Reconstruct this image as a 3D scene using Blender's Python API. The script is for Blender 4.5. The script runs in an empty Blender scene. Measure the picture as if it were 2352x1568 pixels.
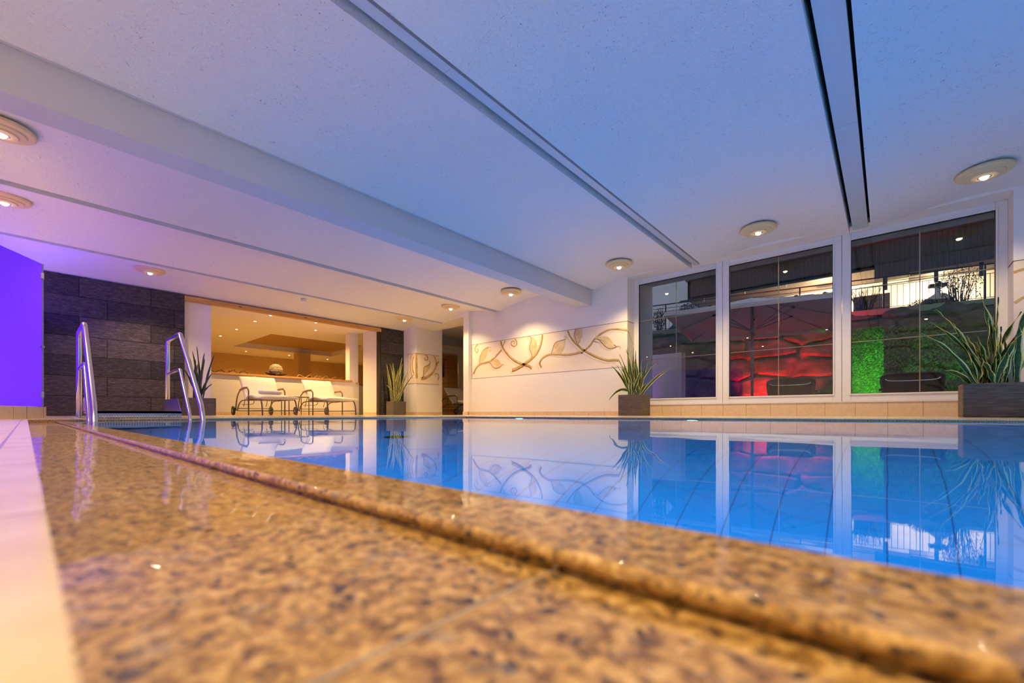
import bpy, bmesh, math, random
from mathutils import Vector, Matrix, noise
random.seed(7)
scene = bpy.context.scene
COL = scene.collection
R = math.radians

# ------------------------------------------------------------------ camera, world, exposure
CAM_Z = 0.033
YAW = 41.3
cam_data = bpy.data.cameras.new('camera'); cam = bpy.data.objects.new('camera', cam_data); COL.objects.link(cam)
cam.location = (0, 0, CAM_Z); cam.rotation_euler = (R(90), 0, R(YAW))
cam_data.lens = 15.0; cam_data.sensor_width = 36.0; cam_data.sensor_fit = 'HORIZONTAL'
cam_data.shift_y = 166.0 / 2352.0
cam_data.clip_start = 0.004; cam_data.clip_end = 200
cam_data.dof.use_dof = True; cam_data.dof.focus_distance = 6.0; cam_data.dof.aperture_fstop = 4.2
scene.camera = cam
vs = scene.view_settings
vs.view_transform = 'Standard'; vs.look = 'None'; vs.gamma = 1.0; vs.use_curve_mapping = False
vs.exposure = 0.0
scene.display_settings.display_device = 'sRGB'
cy = scene.cycles
cy.max_bounces = 8; cy.diffuse_bounces = 4; cy.glossy_bounces = 4; cy.transmission_bounces = 6; cy.transparent_max_bounces = 10
cy.use_adaptive_sampling = True; cy.adaptive_threshold = 0.08; cy.adaptive_min_samples = 16
cy.caustics_reflective = False; cy.caustics_refractive = True; cy.blur_glossy = 0.5
cy.sample_clamp_indirect = 4.0; cy.use_denoising = True
try: cy.denoiser = 'OPENIMAGEDENOISE'
except Exception: pass

world = bpy.data.worlds.new('world'); scene.world = world; world.use_nodes = True
wn = world.node_tree.nodes; wn['Background'].inputs[0].default_value = (0.36, 0.42, 0.58, 1); wn['Background'].inputs[1].default_value = 0.75

def add_light(name, kind, loc, energy, color, rot=(0, 0, 0), size=0.1, size_y=None, spot=None, blend=0.5, parent=None, radius=None):
    d = bpy.data.lights.new(name, kind); d.energy = energy; d.color = color
    if kind == 'AREA':
        d.size = size
        if size_y: d.shape = 'RECTANGLE'; d.size_y = size_y
    else:
        d.shadow_soft_size = radius if radius is not None else size
    if kind == 'SPOT': d.spot_size = R(spot or 90); d.spot_blend = blend
    o = bpy.data.objects.new(name, d); COL.objects.link(o); o.location = loc; o.rotation_euler = rot
    if parent is not None: o.parent = parent
    return o
def aim(o, target):
    o.rotation_euler = (Vector(target) - o.location).to_track_quat('-Z', 'Y').to_euler()

WARM = (1.0, 0.71, 0.31)
# big light levels (tuned here)
P_DOWN = 70.0       # each hall downlight
P_DOWN_NEAR = 64.0
P_POOL = 135.0       # each underwater pool lamp
P_CABIN = 120.0      # violet lamp in the glass cabin
P_ALCOVE = 95.0

# ------------------------------------------------------------------ helpers
class MB:
    def __init__(s): s.v = []; s.f = []; s.uv = None
    def box(s, x0, x1, y0, y1, z0, z1):
        n = len(s.v)
        s.v += [(x0,y0,z0),(x1,y0,z0),(x1,y1,z0),(x0,y1,z0),(x0,y0,z1),(x1,y0,z1),(x1,y1,z1),(x0,y1,z1)]
        s.f += [[n+i for i in q] for q in ((0,3,2,1),(4,5,6,7),(0,1,5,4),(1,2,6,5),(2,3,7,6),(3,0,4,7))]
        return s
    def poly(s, pts):
        n = len(s.v); s.v += [tuple(p) for p in pts]; s.f.append(list(range(n, n+len(pts)))); return s
    def prism(s, pts, off):
        off = Vector(off); n = len(s.v); m = len(pts)
        s.v += [tuple(p) for p in pts] + [tuple(Vector(p)+off) for p in pts]
        s.f.append(list(range(n, n+m))[::-1]); s.f.append(list(range(n+m, n+2*m)))
        for i in range(m): j = (i+1) % m; s.f.append([n+i, n+j, n+m+j, n+m+i])
        return s
    def tube(s, pts, r, seg=10, smooth=0, closed=False):
        pts = [Vector(p) for p in pts]
        if smooth: pts = catmull(pts, smooth)
        rr = r if callable(r) else (lambda t: r)
        m = len(pts); n0 = len(s.v); up = None
        for i, p in enumerate(pts):
            t = (pts[min(i+1, m-1)] - pts[max(i-1, 0)]).normalized()
            if up is None:
                up = Vector((0,0,1)) if abs(t.z) < .9 else Vector((1,0,0))
            a = t.cross(up).normalized(); up = a.cross(t).normalized()
            rad = rr(i/(m-1))
            for k in range(seg):
                th = 2*math.pi*k/seg; q = p + a*math.cos(th)*rad + up*math.sin(th)*rad; s.v.append(tuple(q))
        for i in range(m-1):
            for k in range(seg):
                k2 = (k+1) % seg
                s.f.append([n0+i*seg+k, n0+(i+1)*seg+k, n0+(i+1)*seg+k2, n0+i*seg+k2])
        s.f.append([n0+k for k in range(seg)]); s.f.append([n0+(m-1)*seg+k for k in range(seg)][::-1])
        return s
    def lathe(s, prof, cx=0, cy=0, seg=32, cap=True):
        n0 = len(s.v); m = len(prof)
        for r, z in prof:
            for k in range(seg):
                th = 2*math.pi*k/seg; s.v.append((cx+r*math.cos(th), cy+r*math.sin(th), z))
        for i in range(m-1):
            for k in range(seg):
                k2 = (k+1) % seg; s.f.append([n0+i*seg+k, n0+i*seg+k2, n0+(i+1)*seg+k2, n0+(i+1)*seg+k])
        if cap:
            s.f.append([n0+k for k in range(seg)][::-1]); s.f.append([n0+(m-1)*seg+k for k in range(seg)])
        return s
    def grid(s, fn, nu, nv):
        n0 = len(s.v)
        for j in range(nv+1):
            for i in range(nu+1): s.v.append(tuple(fn(i/nu, j/nv)))
        for j in range(nv):
            for i in range(nu):
                a = n0+j*(nu+1)+i; s.f.append([a, a+1, a+nu+2, a+nu+1])
        return s
    def build(s, name, mat=None, parent=None, smooth=False, bevel=0, loc=None, sub=0, fix=True):
        me = bpy.data.meshes.new(name); me.from_pydata(s.v, [], s.f)
        if s.uv:
            uvl = me.uv_layers.new(name='UVMap')
            for l in me.loops: uvl.data[l.index].uv = s.uv[l.vertex_index]
        if fix:
            b = bmesh.new(); b.from_mesh(me); bmesh.ops.recalc_face_normals(b, faces=b.faces); b.to_mesh(me); b.free()
        if smooth:
            for p in me.polygons: p.use_smooth = True
        me.validate(); me.update()
        o = bpy.data.objects.new(name, me); COL.objects.link(o)
        if mat: me.materials.append(mat)
        if parent is not None: o.parent = parent
        if loc: o.location = loc
        if bevel:
            md = o.modifiers.new('bevel', 'BEVEL'); md.width = bevel; md.segments = 2; md.limit_method = 'ANGLE'; md.angle_limit = R(40)
        if sub:
            md = o.modifiers.new('sub', 'SUBSURF'); md.levels = sub; md.render_levels = sub
        return o
def catmull(P, k):
    out = []
    for i in range(len(P)-1):
        p0 = P[max(i-1,0)]; p1 = P[i]; p2 = P[i+1]; p3 = P[min(i+2, len(P)-1)]
        for j in range(k):
            t = j/k
            out.append(0.5*((2*p1)+(p2-p0)*t+(2*p0-5*p1+4*p2-p3)*t*t+(3*p1-p0-3*p2+p3)*t**3))
    out.append(P[-1]); return out
def tag(o, label=None, cat=None, group=None, kind=None):
    if label: o['label'] = label
    if cat: o['category'] = cat
    if group: o['group'] = group
    if kind: o['kind'] = kind
    return o
def thing(name, label, cat, loc=(0,0,0), rz=0, group=None):
    o = bpy.data.objects.new(name, None); o.empty_display_size = .1; COL.objects.link(o)
    o.location = loc; o.rotation_euler = (0,0,rz); return tag(o, label, cat, group)
def struct_empty(name, loc=(0,0,0)):
    o = bpy.data.objects.new(name, None); COL.objects.link(o); o.location = loc; return tag(o, kind='structure')
def struct(o): return tag(o, kind='structure')
def copy_tree(root, loc=None, rz=None, label=None):
    r = root.copy(); COL.objects.link(r)
    if loc is not None: r.location = loc
    if rz is not None: r.rotation_euler = (0,0,rz)
    if label: r['label'] = label
    for ch in list(root.children):
        c = ch.copy(); COL.objects.link(c); c.parent = r
        for g in list(ch.children):
            d = g.copy(); COL.objects.link(d); d.parent = c
    return r

# ------------------------------------------------------------------ materials
def mat(name, color=(.8,.8,.8), rough=.5, metal=0, spec=.5, coat=0, coat_rough=.05, emit=None, estr=0, alpha=1):
    m = bpy.data.materials.new(name); m.use_nodes = True
    b = m.node_tree.nodes['Principled BSDF']
    b.inputs['Base Color'].default_value = (*color, 1); b.inputs['Roughness'].default_value = rough
    b.inputs['Metallic'].default_value = metal; b.inputs['Specular IOR Level'].default_value = spec
    b.inputs['Coat Weight'].default_value = coat; b.inputs['Coat Roughness'].default_value = coat_rough
    if emit: b.inputs['Emission Color'].default_value = (*emit, 1); b.inputs['Emission Strength'].default_value = estr
    return m
class N:
    def __init__(s, m): s.m = m; s.t = m.node_tree; s.n = s.t.nodes; s.l = s.t.links; s.b = s.n.get('Principled BSDF'); s.pos = None
    def coord(s):
        if not s.pos: s.pos = s.n.new('ShaderNodeTexCoord')
        return s.pos.outputs['Object']
    def add(s, typ, **kw):
        o = s.n.new(typ)
        for k, v in kw.items():
            if k.startswith('_'): setattr(o, k[1:], v)
            else:
                key = k.replace('__', ' ')
                o.inputs[key].default_value = v
        return o
    def link(s, a, b): s.l.new(a, b)
    def noise(s, scale, detail=4, rough=.5, vec=None, dist=0):
        o = s.add('ShaderNodeTexNoise', Scale=scale, Detail=detail, Roughness=rough, Distortion=dist)
        s.link(vec or s.coord(), o.inputs['Vector']); return o.outputs['Fac']
    def mapping(s, scale=(1,1,1), rot=(0,0,0), loc=(0,0,0)):
        o = s.n.new('ShaderNodeMapping'); o.inputs['Scale'].default_value = scale; o.inputs['Rotation'].default_value = rot; o.inputs['Location'].default_value = loc
        s.link(s.coord(), o.inputs['Vector']); return o.outputs['Vector']
    def ramp(s, fac, stops, interp='LINEAR'):
        o = s.n.new('ShaderNodeValToRGB'); cr = o.color_ramp; cr.interpolation = interp
        while len(cr.elements) > len(stops): cr.elements.remove(cr.elements[-1])
        while len(cr.elements) < len(stops): cr.elements.new(.5)
        for e, (p, c) in zip(cr.elements, stops): e.position = p; e.color = (*c, 1) if len(c) == 3 else c
        s.link(fac, o.inputs['Fac']); return o.outputs['Color']
    def mix(s, fac, a, b, mode='MIX'):
        o = s.n.new('ShaderNodeMix'); o.data_type = 'RGBA'; o.blend_type = mode
        if isinstance(fac, (int, float)): o.inputs[0].default_value = fac
        else: s.link(fac, o.inputs[0])
        for i, x in ((6, a), (7, b)):
            if isinstance(x, tuple): o.inputs[i].default_value = (*x, 1)
            else: s.link(x, o.inputs[i])
        return o.outputs[2]
    def math(s, op, a, b=0.0):
        o = s.n.new('ShaderNodeMath'); o.operation = op
        for i, x in ((0, a), (1, b)):
            if isinstance(x, (int, float)): o.inputs[i].default_value = x
            else: s.link(x, o.inputs[i])
        return o.outputs[0]
    def bump(s, h, strength=.3, dist=.01, inp='Normal'):
        o = s.add('ShaderNodeBump', Strength=strength, Distance=dist); s.link(h, o.inputs['Height']); s.link(o.outputs['Normal'], s.b.inputs[inp]); return o
    def color(s, c): s.link(c, s.b.inputs['Base Color'])
    def sep(s, vec=None):
        o = s.n.new('ShaderNodeSeparateXYZ'); s.link(vec or s.coord(), o.inputs[0]); return o.outputs
    def lines(s, sock, period, width, off=0.0):
        # 1 on a thin line every `period`
        a = s.math('ADD', sock, off + 1000*period); f = s.math('FRACT', s.math('DIVIDE', a, period)); return s.math('LESS_THAN', f, width/period)

M = {}
def wallmat():
    m = mat('smooth_plaster', (.86,.82,.76), .85, spec=.2); n = N(m)
    n.bump(n.noise(260, 3), .05, .002); return m
M['wall'] = wallmat()
m = mat('rough_ceiling_plaster', (.85,.83,.8), .9, spec=.15); n = N(m)
a = n.noise(34, 5, .65, vec=n.mapping((1,1,1), loc=(3,1,0)), dist=.6)
flk = n.ramp(n.noise(55, 4, .6, dist=1.2), [(0,(1,1,1)),(.30,(1,1,1)),(.355,(0,0,0)),(1,(0,0,0))])
spread = n.ramp(n.noise(3.2, 3, .6), [(.35,(0,0,0)),(.6,(1,1,1))])
fl = n.mix(1.0, flk, spread, 'MULTIPLY')
n.color(n.mix(fl, (.85,.83,.8), (.42,.41,.42)))
n.bump(n.math('SUBTRACT', a, n.math('MULTIPLY', fl, .6)), .95, .008); M['ceiling'] = m
M['beam'] = mat('painted_beam', (.66,.65,.64), .7, spec=.2); n = N(M['beam']); n.bump(n.noise(180, 3), .06, .002)
M['metal_channel'] = mat('painted_metal_channel', (.62,.63,.65), .35, spec=.5)
M['dark_gap'] = mat('dark_gap', (.02,.02,.02), .9)
m = mat('pool_granite', (.5,.3,.15), .45, spec=.35, coat=.7, coat_rough=.03); n = N(m)
v = n.mapping((1,1,1))
big = n.noise(120, 5, .7, vec=v, dist=.3)
col = n.ramp(big, [(.32,(.07,.032,.010)),(.42,(.25,.13,.032)),(.52,(.47,.28,.075)),(.62,(.66,.43,.15)),(.76,(.80,.62,.34))])
dk = n.ramp(n.noise(130, 3, .5, dist=.3), [(0,(1,1,1)),(.36,(1,1,1)),(.42,(0,0,0)),(1,(0,0,0))])
gr = n.ramp(n.noise(48, 3, .5, vec=n.mapping(loc=(7,3,1))), [(.6,(0,0,0)),(.7,(1,1,1))])
c = n.mix(dk, col, (.05,.032,.026)); c = n.mix(n.math('MULTIPLY', gr, .35), c, (.36,.33,.28)); n.color(c)
wv = n.noise(9, 3, .5, vec=n.mapping((.5,2.0,1), loc=(2,5,0)))
bb = n.add('ShaderNodeBump', Strength=.18, Distance=.01); n.link(wv, bb.inputs['Height']); n.link(bb.outputs['Normal'], n.b.inputs['Coat Normal'])
n.bump(n.noise(60, 4), .25, .002); M['granite'] = m
m = mat('cream_floor_tile', (.78,.63,.40), .22, spec=.5); n = N(m)
s_ = n.sep()
cl = n.ramp(n.noise(14, 4, .6), [(.3,(.70,.55,.33)),(.7,(.84,.70,.46))])
g = n.math('MAXIMUM', n.lines(s_[0], .325, .004, off=.0), n.lines(s_[1], .33, .004, off=.028))
n.color(n.mix(g, cl, (.42,.30,.18))); n.bump(n.noise(120, 3), .05, .001); M['floor'] = m
m = mat('beige_wall_tile', (.75,.56,.33), .35, spec=.4); n = N(m); s_ = n.sep()
g = n.math('MAXIMUM', n.lines(s_[0], .325, .004, off=-.008), n.lines(s_[1], .325, .004))
n.color(n.mix(g, n.ramp(n.noise(30, 3), [(.3,(.70,.52,.31)),(.7,(.78,.60,.38))]), (.25,.16,.08))); M['walltile'] = m
m = mat('dark_slate_cladding', (.1,.09,.08), .75, spec=.3); n = N(m)
mp = n.n.new('ShaderNodeMapping'); mp.inputs['Rotation'].default_value = (0, R(-90), R(-90)) ; 
# use (y,z) of the object as brick plane
s_ = n.sep(); cb = n.n.new('ShaderNodeCombineXYZ'); n.link(s_[1], cb.inputs[0]); n.link(s_[2], cb.inputs[1])
br = n.add('ShaderNodeTexBrick', Scale=1.0); br.offset = .37; br.squash = 1.0
br.inputs['Brick Width'].default_value = .93; br.inputs['Row Height'].default_value = .3335; br.inputs['Mortar Size'].default_value = .006; br.inputs['Mortar Smooth'].default_value = .2
br.inputs['Color1'].default_value = (.085,.070,.062,1); br.inputs['Color2'].default_value = (.03,.026,.025,1); br.inputs['Mortar'].default_value = (.012,.01,.01,1)
n.link(cb.outputs[0], br.inputs['Vector'])
st = n.noise(5, 7, .7, vec=n.mapping((2, 2.2, 9)), dist=1.0)
vein = n.ramp(n.noise(7, 6, .7, vec=n.mapping((1,1.3,4), rot=(.5,0,0)), dist=1.6), [(.66,(0,0,0)),(.72,(1,1,1)),(.76,(0,0,0))])
cc = n.mix(1.0, br.outputs['Color'], n.ramp(st, [(.33,(.45,.45,.45)),(.5,(.9,.9,.9)),(.68,(2.0,1.95,1.85))]), 'MULTIPLY')
cc = n.mix(n.math('MULTIPLY', vein, .6), cc, (.36,.30,.26)); n.color(cc)
n.bump(n.math('ADD', st, n.math('MULTIPLY', br.outputs['Fac'], -1.0)), .6, .016); M['slate'] = m
m = mat('ribbed_dark_planter', (.085,.06,.045), .45, spec=.4); n = N(m)
rb = n.noise(10, 4, .6, vec=n.mapping((.8,.8,12)), dist=.4)
n.color(n.ramp(rb, [(.35,(.075,.052,.038)),(.7,(.21,.15,.105))])); n.bump(rb, .8, .01); M['planter'] = m
m = mat('dark_grey_planter', (.09,.08,.07), .4, spec=.4); n = N(m); n.color(n.ramp(n.noise(12,4,.6,vec=n.mapping((1,1,7))), [(.3,(.075,.065,.055)),(.7,(.15,.13,.11))])); M['planter_grey'] = m
M['soil'] = mat('potting_soil', (.03,.02,.012), .95)
M['steel'] = mat('brushed_stainless_steel', (.78,.76,.74), .2, metal=1)
M['steel_dull'] = mat('matt_stainless_steel', (.45,.46,.46), .35, metal=1)
M['pvc'] = mat('white_window_profile', (.84,.82,.80), .3, spec=.5)
M['brass'] = mat('thin_gold_glazing_bar', (.80,.62,.36), .3, metal=.6)
M['seal'] = mat('black_rubber_seal', (.015,.015,.015), .6)
M['leafm'] = mat('variegated_leaf', (.05,.09,.02), .38, spec=.5); n = N(M['leafm'])
uvn = n.n.new('ShaderNodeUVMap'); sx = n.n.new('ShaderNodeSeparateXYZ'); n.link(uvn.outputs[0], sx.inputs[0])
edge = n.math('ABSOLUTE', n.math('SUBTRACT', sx.outputs[0], .5))
mott = n.noise(40, 3, .6, vec=n.mapping((1,1,2.5)))
e2 = n.math('ADD', edge, n.math('MULTIPLY', n.math('SUBTRACT', mott, .5), .06))
mrg = n.math('GREATER_THAN', e2, .34)
n.color(n.mix(mrg, n.ramp(mott, [(.42,(.022,.055,.010)),(.6,(.07,.13,.022))]), (.90,.78,.22)))
M['leafdark'] = mat('dark_green_leaf', (.03,.06,.02), .45); n = N(M['leafdark'])
uvn = n.n.new('ShaderNodeUVMap'); sx = n.n.new('ShaderNodeSeparateXYZ'); n.link(uvn.outputs[0], sx.inputs[0])
edge = n.math('ABSOLUTE', n.math('SUBTRACT', sx.outputs[0], .5)); n.color(n.mix(n.math('GREATER_THAN', edge, .42), (.02,.04,.02), (.22,.20,.07)))
M['stake'] = mat('dry_cut_leaf', (.36,.27,.13), .8)
M['cushion'] = mat('cream_lounger_cushion', (.86,.80,.70), .85, spec=.2); n = N(M['cushion']); n.bump(n.noise(25, 3), .15, .01)
M['towel'] = mat('white_towel', (.85,.80,.78), .95, spec=.1); n = N(M['towel']); n.bump(n.noise(300, 2), .4, .004)
M['tube'] = mat('bronze_metal_tube', (.17,.13,.10), .35, metal=.7)
M['armwood'] = mat('brown_wood_armrest', (.30,.16,.06), .45); n = N(M['armwood']); n.color(n.ramp(n.noise(8,4,.6,vec=n.mapping((1,14,1))), [(.3,(.22,.11,.04)),(.7,(.36,.20,.08))]))
M['rubber'] = mat('dark_rubber', (.03,.028,.025), .6)
m = mat('knotty_pine', (.6,.3,.09), .45); n = N(m)
gr_ = n.noise(6, 6, .6, vec=n.mapping((9, .9, 9)), dist=.8)
kn = n.add('ShaderNodeTexVoronoi', Scale=1.0); n.link(n.mapping((5,3.2,9)), kn.inputs['Vector'])
kk = n.ramp(kn.outputs['Distance'], [(0,(1,1,1)),(.10,(1,1,1)),(.15,(0,0,0))])
n.color(n.mix(kk, n.ramp(gr_, [(.3,(.46,.20,.045)),(.7,(.66,.36,.10))]), (.15,.05,.012))); M['pine'] = m
M['disc'] = mat('glow_toned_plaster_disc', (.78,.60,.32), .8)  # golden glow of the lens put into the plaster colour
M['lens'] = mat('lit_lamp_lens', (1,.9,.75), .3, emit=(1,.80,.52), estr=45)
M['smalllens'] = mat('lit_spot_lens', (1,.9,.7), .3, emit=(1,.82,.55), estr=14)
M['white_plastic'] = mat('white_plastic', (.8,.8,.8), .35)
m = bpy.data.materials.new('window_glass'); m.use_nodes = True; nt = m.node_tree; nt.nodes.clear()
o_ = nt.nodes.new('ShaderNodeOutputMaterial'); mx = nt.nodes.new('ShaderNodeMixShader'); tr = nt.nodes.new('ShaderNodeBsdfTransparent'); gl = nt.nodes.new('ShaderNodeBsdfGlossy'); fr = nt.nodes.new('ShaderNodeFresnel')
tr.inputs[0].default_value = (.86,.88,.90,1); gl.inputs['Roughness'].default_value = 0.0; fr.inputs[0].default_value = 1.62
nt.links.new(fr.outputs[0], mx.inputs[0]); nt.links.new(tr.outputs[0], mx.inputs[1]); nt.links.new(gl.outputs[0], mx.inputs[2]); nt.links.new(mx.outputs[0], o_.inputs[0]); M['glass'] = m
m = bpy.data.materials.new('satin_cabin_glass'); m.use_nodes = True; nt = m.node_tree; nt.nodes.clear()
o_ = nt.nodes.new('ShaderNodeOutputMaterial'); mx = nt.nodes.new('ShaderNodeMixShader'); mx.inputs[0].default_value = .93
df = nt.nodes.new('ShaderNodeBsdfDiffuse'); tl = nt.nodes.new('ShaderNodeBsdfTranslucent'); df.inputs[0].default_value = (.20,.10,.8,1); tl.inputs[0].default_value = (.16,.05,1.0,1)  # violet of the cabin lamp put into the glass colour
nt.links.new(df.outputs[0], mx.inputs[1]); nt.links.new(tl.outputs[0], mx.inputs[2]); nt.links.new(mx.outputs[0], o_.inputs[0]); M['satin'] = m
# water: refracting surface with tiny ripples
m = bpy.data.materials.new('pool_water'); m.use_nodes = True; nt = m.node_tree; n = N(m); nt.nodes.remove(n.b)
gls = nt.nodes.new('ShaderNodeBsdfGlass'); gls.inputs['IOR'].default_value = 1.333; gls.inputs['Roughness'].default_value = 0.02; gls.inputs['Color'].default_value = (.88,.97,1,1)
bp = n.add('ShaderNodeBump', Strength=.10, Distance=.02)
w1 = n.noise(1.6, 2, .5, vec=n.mapping((1,1,1))); n.link(w1, bp.inputs['Height']); n.link(bp.outputs[0], gls.inputs['Normal'])
nt.links.new(gls.outputs[0], nt.nodes['Material Output'].inputs['Surface']); M['water'] = m
m = mat('blue_pool_liner', (.03,.42,.80), .5); n = N(m); s_ = n.sep()
g = n.math('MAXIMUM', n.lines(s_[0], .15, .005), n.lines(s_[2], .15, .004)); g2 = n.math('MULTIPLY', n.lines(s_[1], .6, .005), .5)
n.color(n.mix(n.math('MAXIMUM', g, g2), n.ramp(n.noise(1.2,3), [(.3,(.005,.38,.80)),(.7,(.01,.46,.88))]), (.005,.16,.42))); M['liner'] = m
m = mat('retaining_rock', (.2,.17,.14), .9, spec=.2); n = N(m)
rk = n.noise(1.8, 8, .7, dist=.5); ms = n.ramp(n.noise(.9, 6, .75, vec=n.mapping(loc=(4,1,2))), [(.46,(0,0,0)),(.6,(1,1,1))])
n.color(n.mix(n.math('MULTIPLY', ms, .8), n.ramp(rk, [(.3,(.025,.02,.018)),(.7,(.17,.14,.12))]), (.05,.09,.02)))
n.bump(n.noise(14, 8, .7), .9, .05); M['rock'] = m
m = mat('dark_brown_siding', (.07,.045,.035), .7); n = N(m); s_ = n.sep()
g = n.lines(s_[0], .16, .012); n.color(n.mix(g, n.ramp(n.noise(3,5,.6,vec=n.mapping((6,6,.6))), [(.3,(.05,.035,.028)),(.7,(.10,.07,.055))]), (.01,.008,.006))); n.bump(g, -.5, .02); M['siding'] = m
M['render'] = mat('white_render', (.80,.79,.77), .9, spec=.1); n = N(M['render']); n.bump(n.noise(90,3), .2, .01)
M['darkiron'] = mat('dark_iron', (.02,.02,.025), .5, metal=.3)
M['canopy'] = mat('ivory_parasol_fabric', (.74,.68,.66), .9, spec=.1)
M['greypole'] = mat('grey_metal_pole', (.34,.34,.37), .4, metal=.5)
M['blackmetal'] = mat('black_metal', (.012,.012,.014), .35)
M['blackmesh'] = mat('black_sling_fabric', (.012,.012,.013), .6)
M['greenleaf'] = mat('hedge_leaf', (.06,.17,.03), .6); n = N(M['greenleaf']); n.color(n.ramp(n.noise(9,4,.7), [(.3,(.02,.07,.012)),(.7,(.12,.26,.05))]))
M['darkleaf'] = mat('dark_shrub_leaf', (.02,.04,.018), .7)
M['twig'] = mat('dark_twig', (.03,.02,.015), .8)
M['driftwood'] = mat('pale_driftwood', (.30,.20,.09), .8)
M['farwall'] = mat('lamp_toned_room_wall', (.66,.46,.20), .85, spec=.2)  # orange of the warm lamps put into the wall colour
M['recess'] = mat('shade_toned_ceiling_recess', (.50,.32,.13), .85, spec=.2)  # darker than the walls: shade inside the recess put into the colour
M['vasem'] = mat('ceramic_vase', (.62,.52,.36), .6); n = N(M['vasem']); n.color(n.ramp(n.noise(22,5,.6,vec=n.mapping((1,1,3))), [(.35,(.10,.06,.02)),(.55,(.42,.33,.20))]))
M['darkplate'] = mat('dark_wood_bowl', (.05,.025,.012), .6)
M['mur_bg'] = mat('mural_sand_ground', (.84,.73,.58), .85, spec=.2)
M['mur_band'] = mat('mural_light_band', (.86,.76,.62), .85, spec=.2)
M['mur_line'] = mat('mural_outline', (.10,.07,.04), .7)
M['mur_stem'] = mat('mural_ochre_stem', (.55,.33,.09), .75); n = N(M['mur_stem']); n.color(n.ramp(n.noise(7,3), [(.3,(.42,.25,.07)),(.7,(.68,.46,.17))]))
M['mur_edge'] = mat('mural_brown_edge', (.22,.10,.03), .75)
M['mur_leaf'] = mat('mural_gold_leaf', (.70,.54,.28), .8); n = N(M['mur_leaf']); n.color(n.ramp(n.noise(6,3), [(.3,(.60,.42,.18)),(.7,(.76,.61,.36))]))
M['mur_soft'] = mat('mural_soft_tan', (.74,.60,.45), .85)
M['mur_vein'] = mat('mural_pale_vein', (.84,.74,.52), .85)
M['brown_trim'] = mat('brown_joint_trim', (.035,.024,.02), .7)
M['tealglass'] = mat('green_tinted_glazing', (.05,.16,.16), .2)
M['curtain'] = mat('orange_brown_curtain', (.45,.17,.05), .9)
M['sauna'] = mat('sauna_wall_tile', (.75,.50,.22), .5); n = N(M['sauna']); s_ = n.sep(); n.color(n.mix(n.math('MAXIMUM', n.lines(s_[1], .6, .012), n.lines(s_[2], .6, .012)), (.72,.50,.24), (.15,.08,.03)))

# ------------------------------------------------------------------ outlines of the painted vines and leaf tips (metres)
MURAL_STEMS = [([(-7.361, 0.979), (-7.308, 1.067), (-7.229, 1.144), (-7.112, 1.199), (-6.959, 1.214), (-6.834, 1.231), (-6.711, 1.283), (-6.614, 1.345), (-6.518, 1.414), (-6.454, 1.465)], 0.035, 0.03), ([(-6.482, 1.663), (-6.447, 1.555), (-6.377, 1.453), (-6.272, 1.339), (-6.147, 1.235), (-6.013, 1.156), (-5.859, 1.094), (-5.73, 1.054), (-5.656, 1.029), (-5.604, 0.984)], 0.035, 0.05), ([(-6.353, 1.652), (-6.381, 1.591), (-6.435, 1.528)], 0.02, 0.015), ([(-6.147, 0.983), (-6.035, 1.003), (-5.881, 1.054), (-5.709, 1.132), (-5.542, 1.232), (-5.429, 1.335), (-5.368, 1.441), (-5.328, 1.549), (-5.318, 1.659)], 0.06, 0.03), ([(-5.338, 0.99), (-5.382, 1.057), (-5.368, 1.12), (-5.308, 1.179), (-5.218, 1.219), (-5.101, 1.237), (-4.948, 1.223), (-4.762, 1.196), (-4.581, 1.192), (-4.457, 1.206), (-4.353, 1.223), (-4.267, 1.266), (-4.183, 1.33), (-4.116, 1.41), (-4.034, 1.473), (-3.921, 1.531), (-3.794, 1.565), (-3.67, 1.558), (-3.548, 1.537), (-3.444, 1.507)], 0.034, 0.02), ([(-4.698, 1.667), (-4.643, 1.554), (-4.563, 1.446), (-4.457, 1.345), (-4.353, 1.257), (-4.216, 1.173), (-4.067, 1.094), (-3.905, 1.029), (-3.794, 1.003), (-3.701, 1.001), (-3.609, 0.991)], 0.03, 0.035), ([(-7.216, 1.663), (-7.295, 1.608), (-7.308, 1.536), (-7.256, 1.475), (-7.203, 1.507), (-7.211, 1.553), (-7.25, 1.545)], 0.02, 0.008), ([(-6.068, 1.663), (-6.013, 1.593), (-6.013, 1.526), (-6.08, 1.499), (-6.158, 1.533), (-6.17, 1.594), (-6.124, 1.622), (-6.068, 1.596), (-6.08, 1.558), (-6.106, 1.57)], 0.024, 0.008), ([(-6.884, 1.547), (-6.822, 1.559), (-6.78, 1.519), (-6.804, 1.468), (-6.846, 1.481), (-6.834, 1.507)], 0.008, 0.006), ([(-6.447, 1.113), (-6.423, 1.14), (-6.388, 1.117), (-6.4, 1.083)], 0.01, 0.006), ([(-5.625, 1.648), (-5.677, 1.67), (-5.709, 1.65), (-5.688, 1.606)], 0.012, 0.006), ([(-4.752, 1.491), (-4.725, 1.526), (-4.747, 1.556), (-4.776, 1.547), (-4.765, 1.523)], 0.012, 0.006), ([(-3.655, 1.232), (-3.609, 1.244), (-3.571, 1.216), (-3.578, 1.185)], 0.012, 0.005), ([(-4.457, 1.36), (-4.452, 1.396), (-4.405, 1.436)], 0.014, 0.012)]
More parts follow.
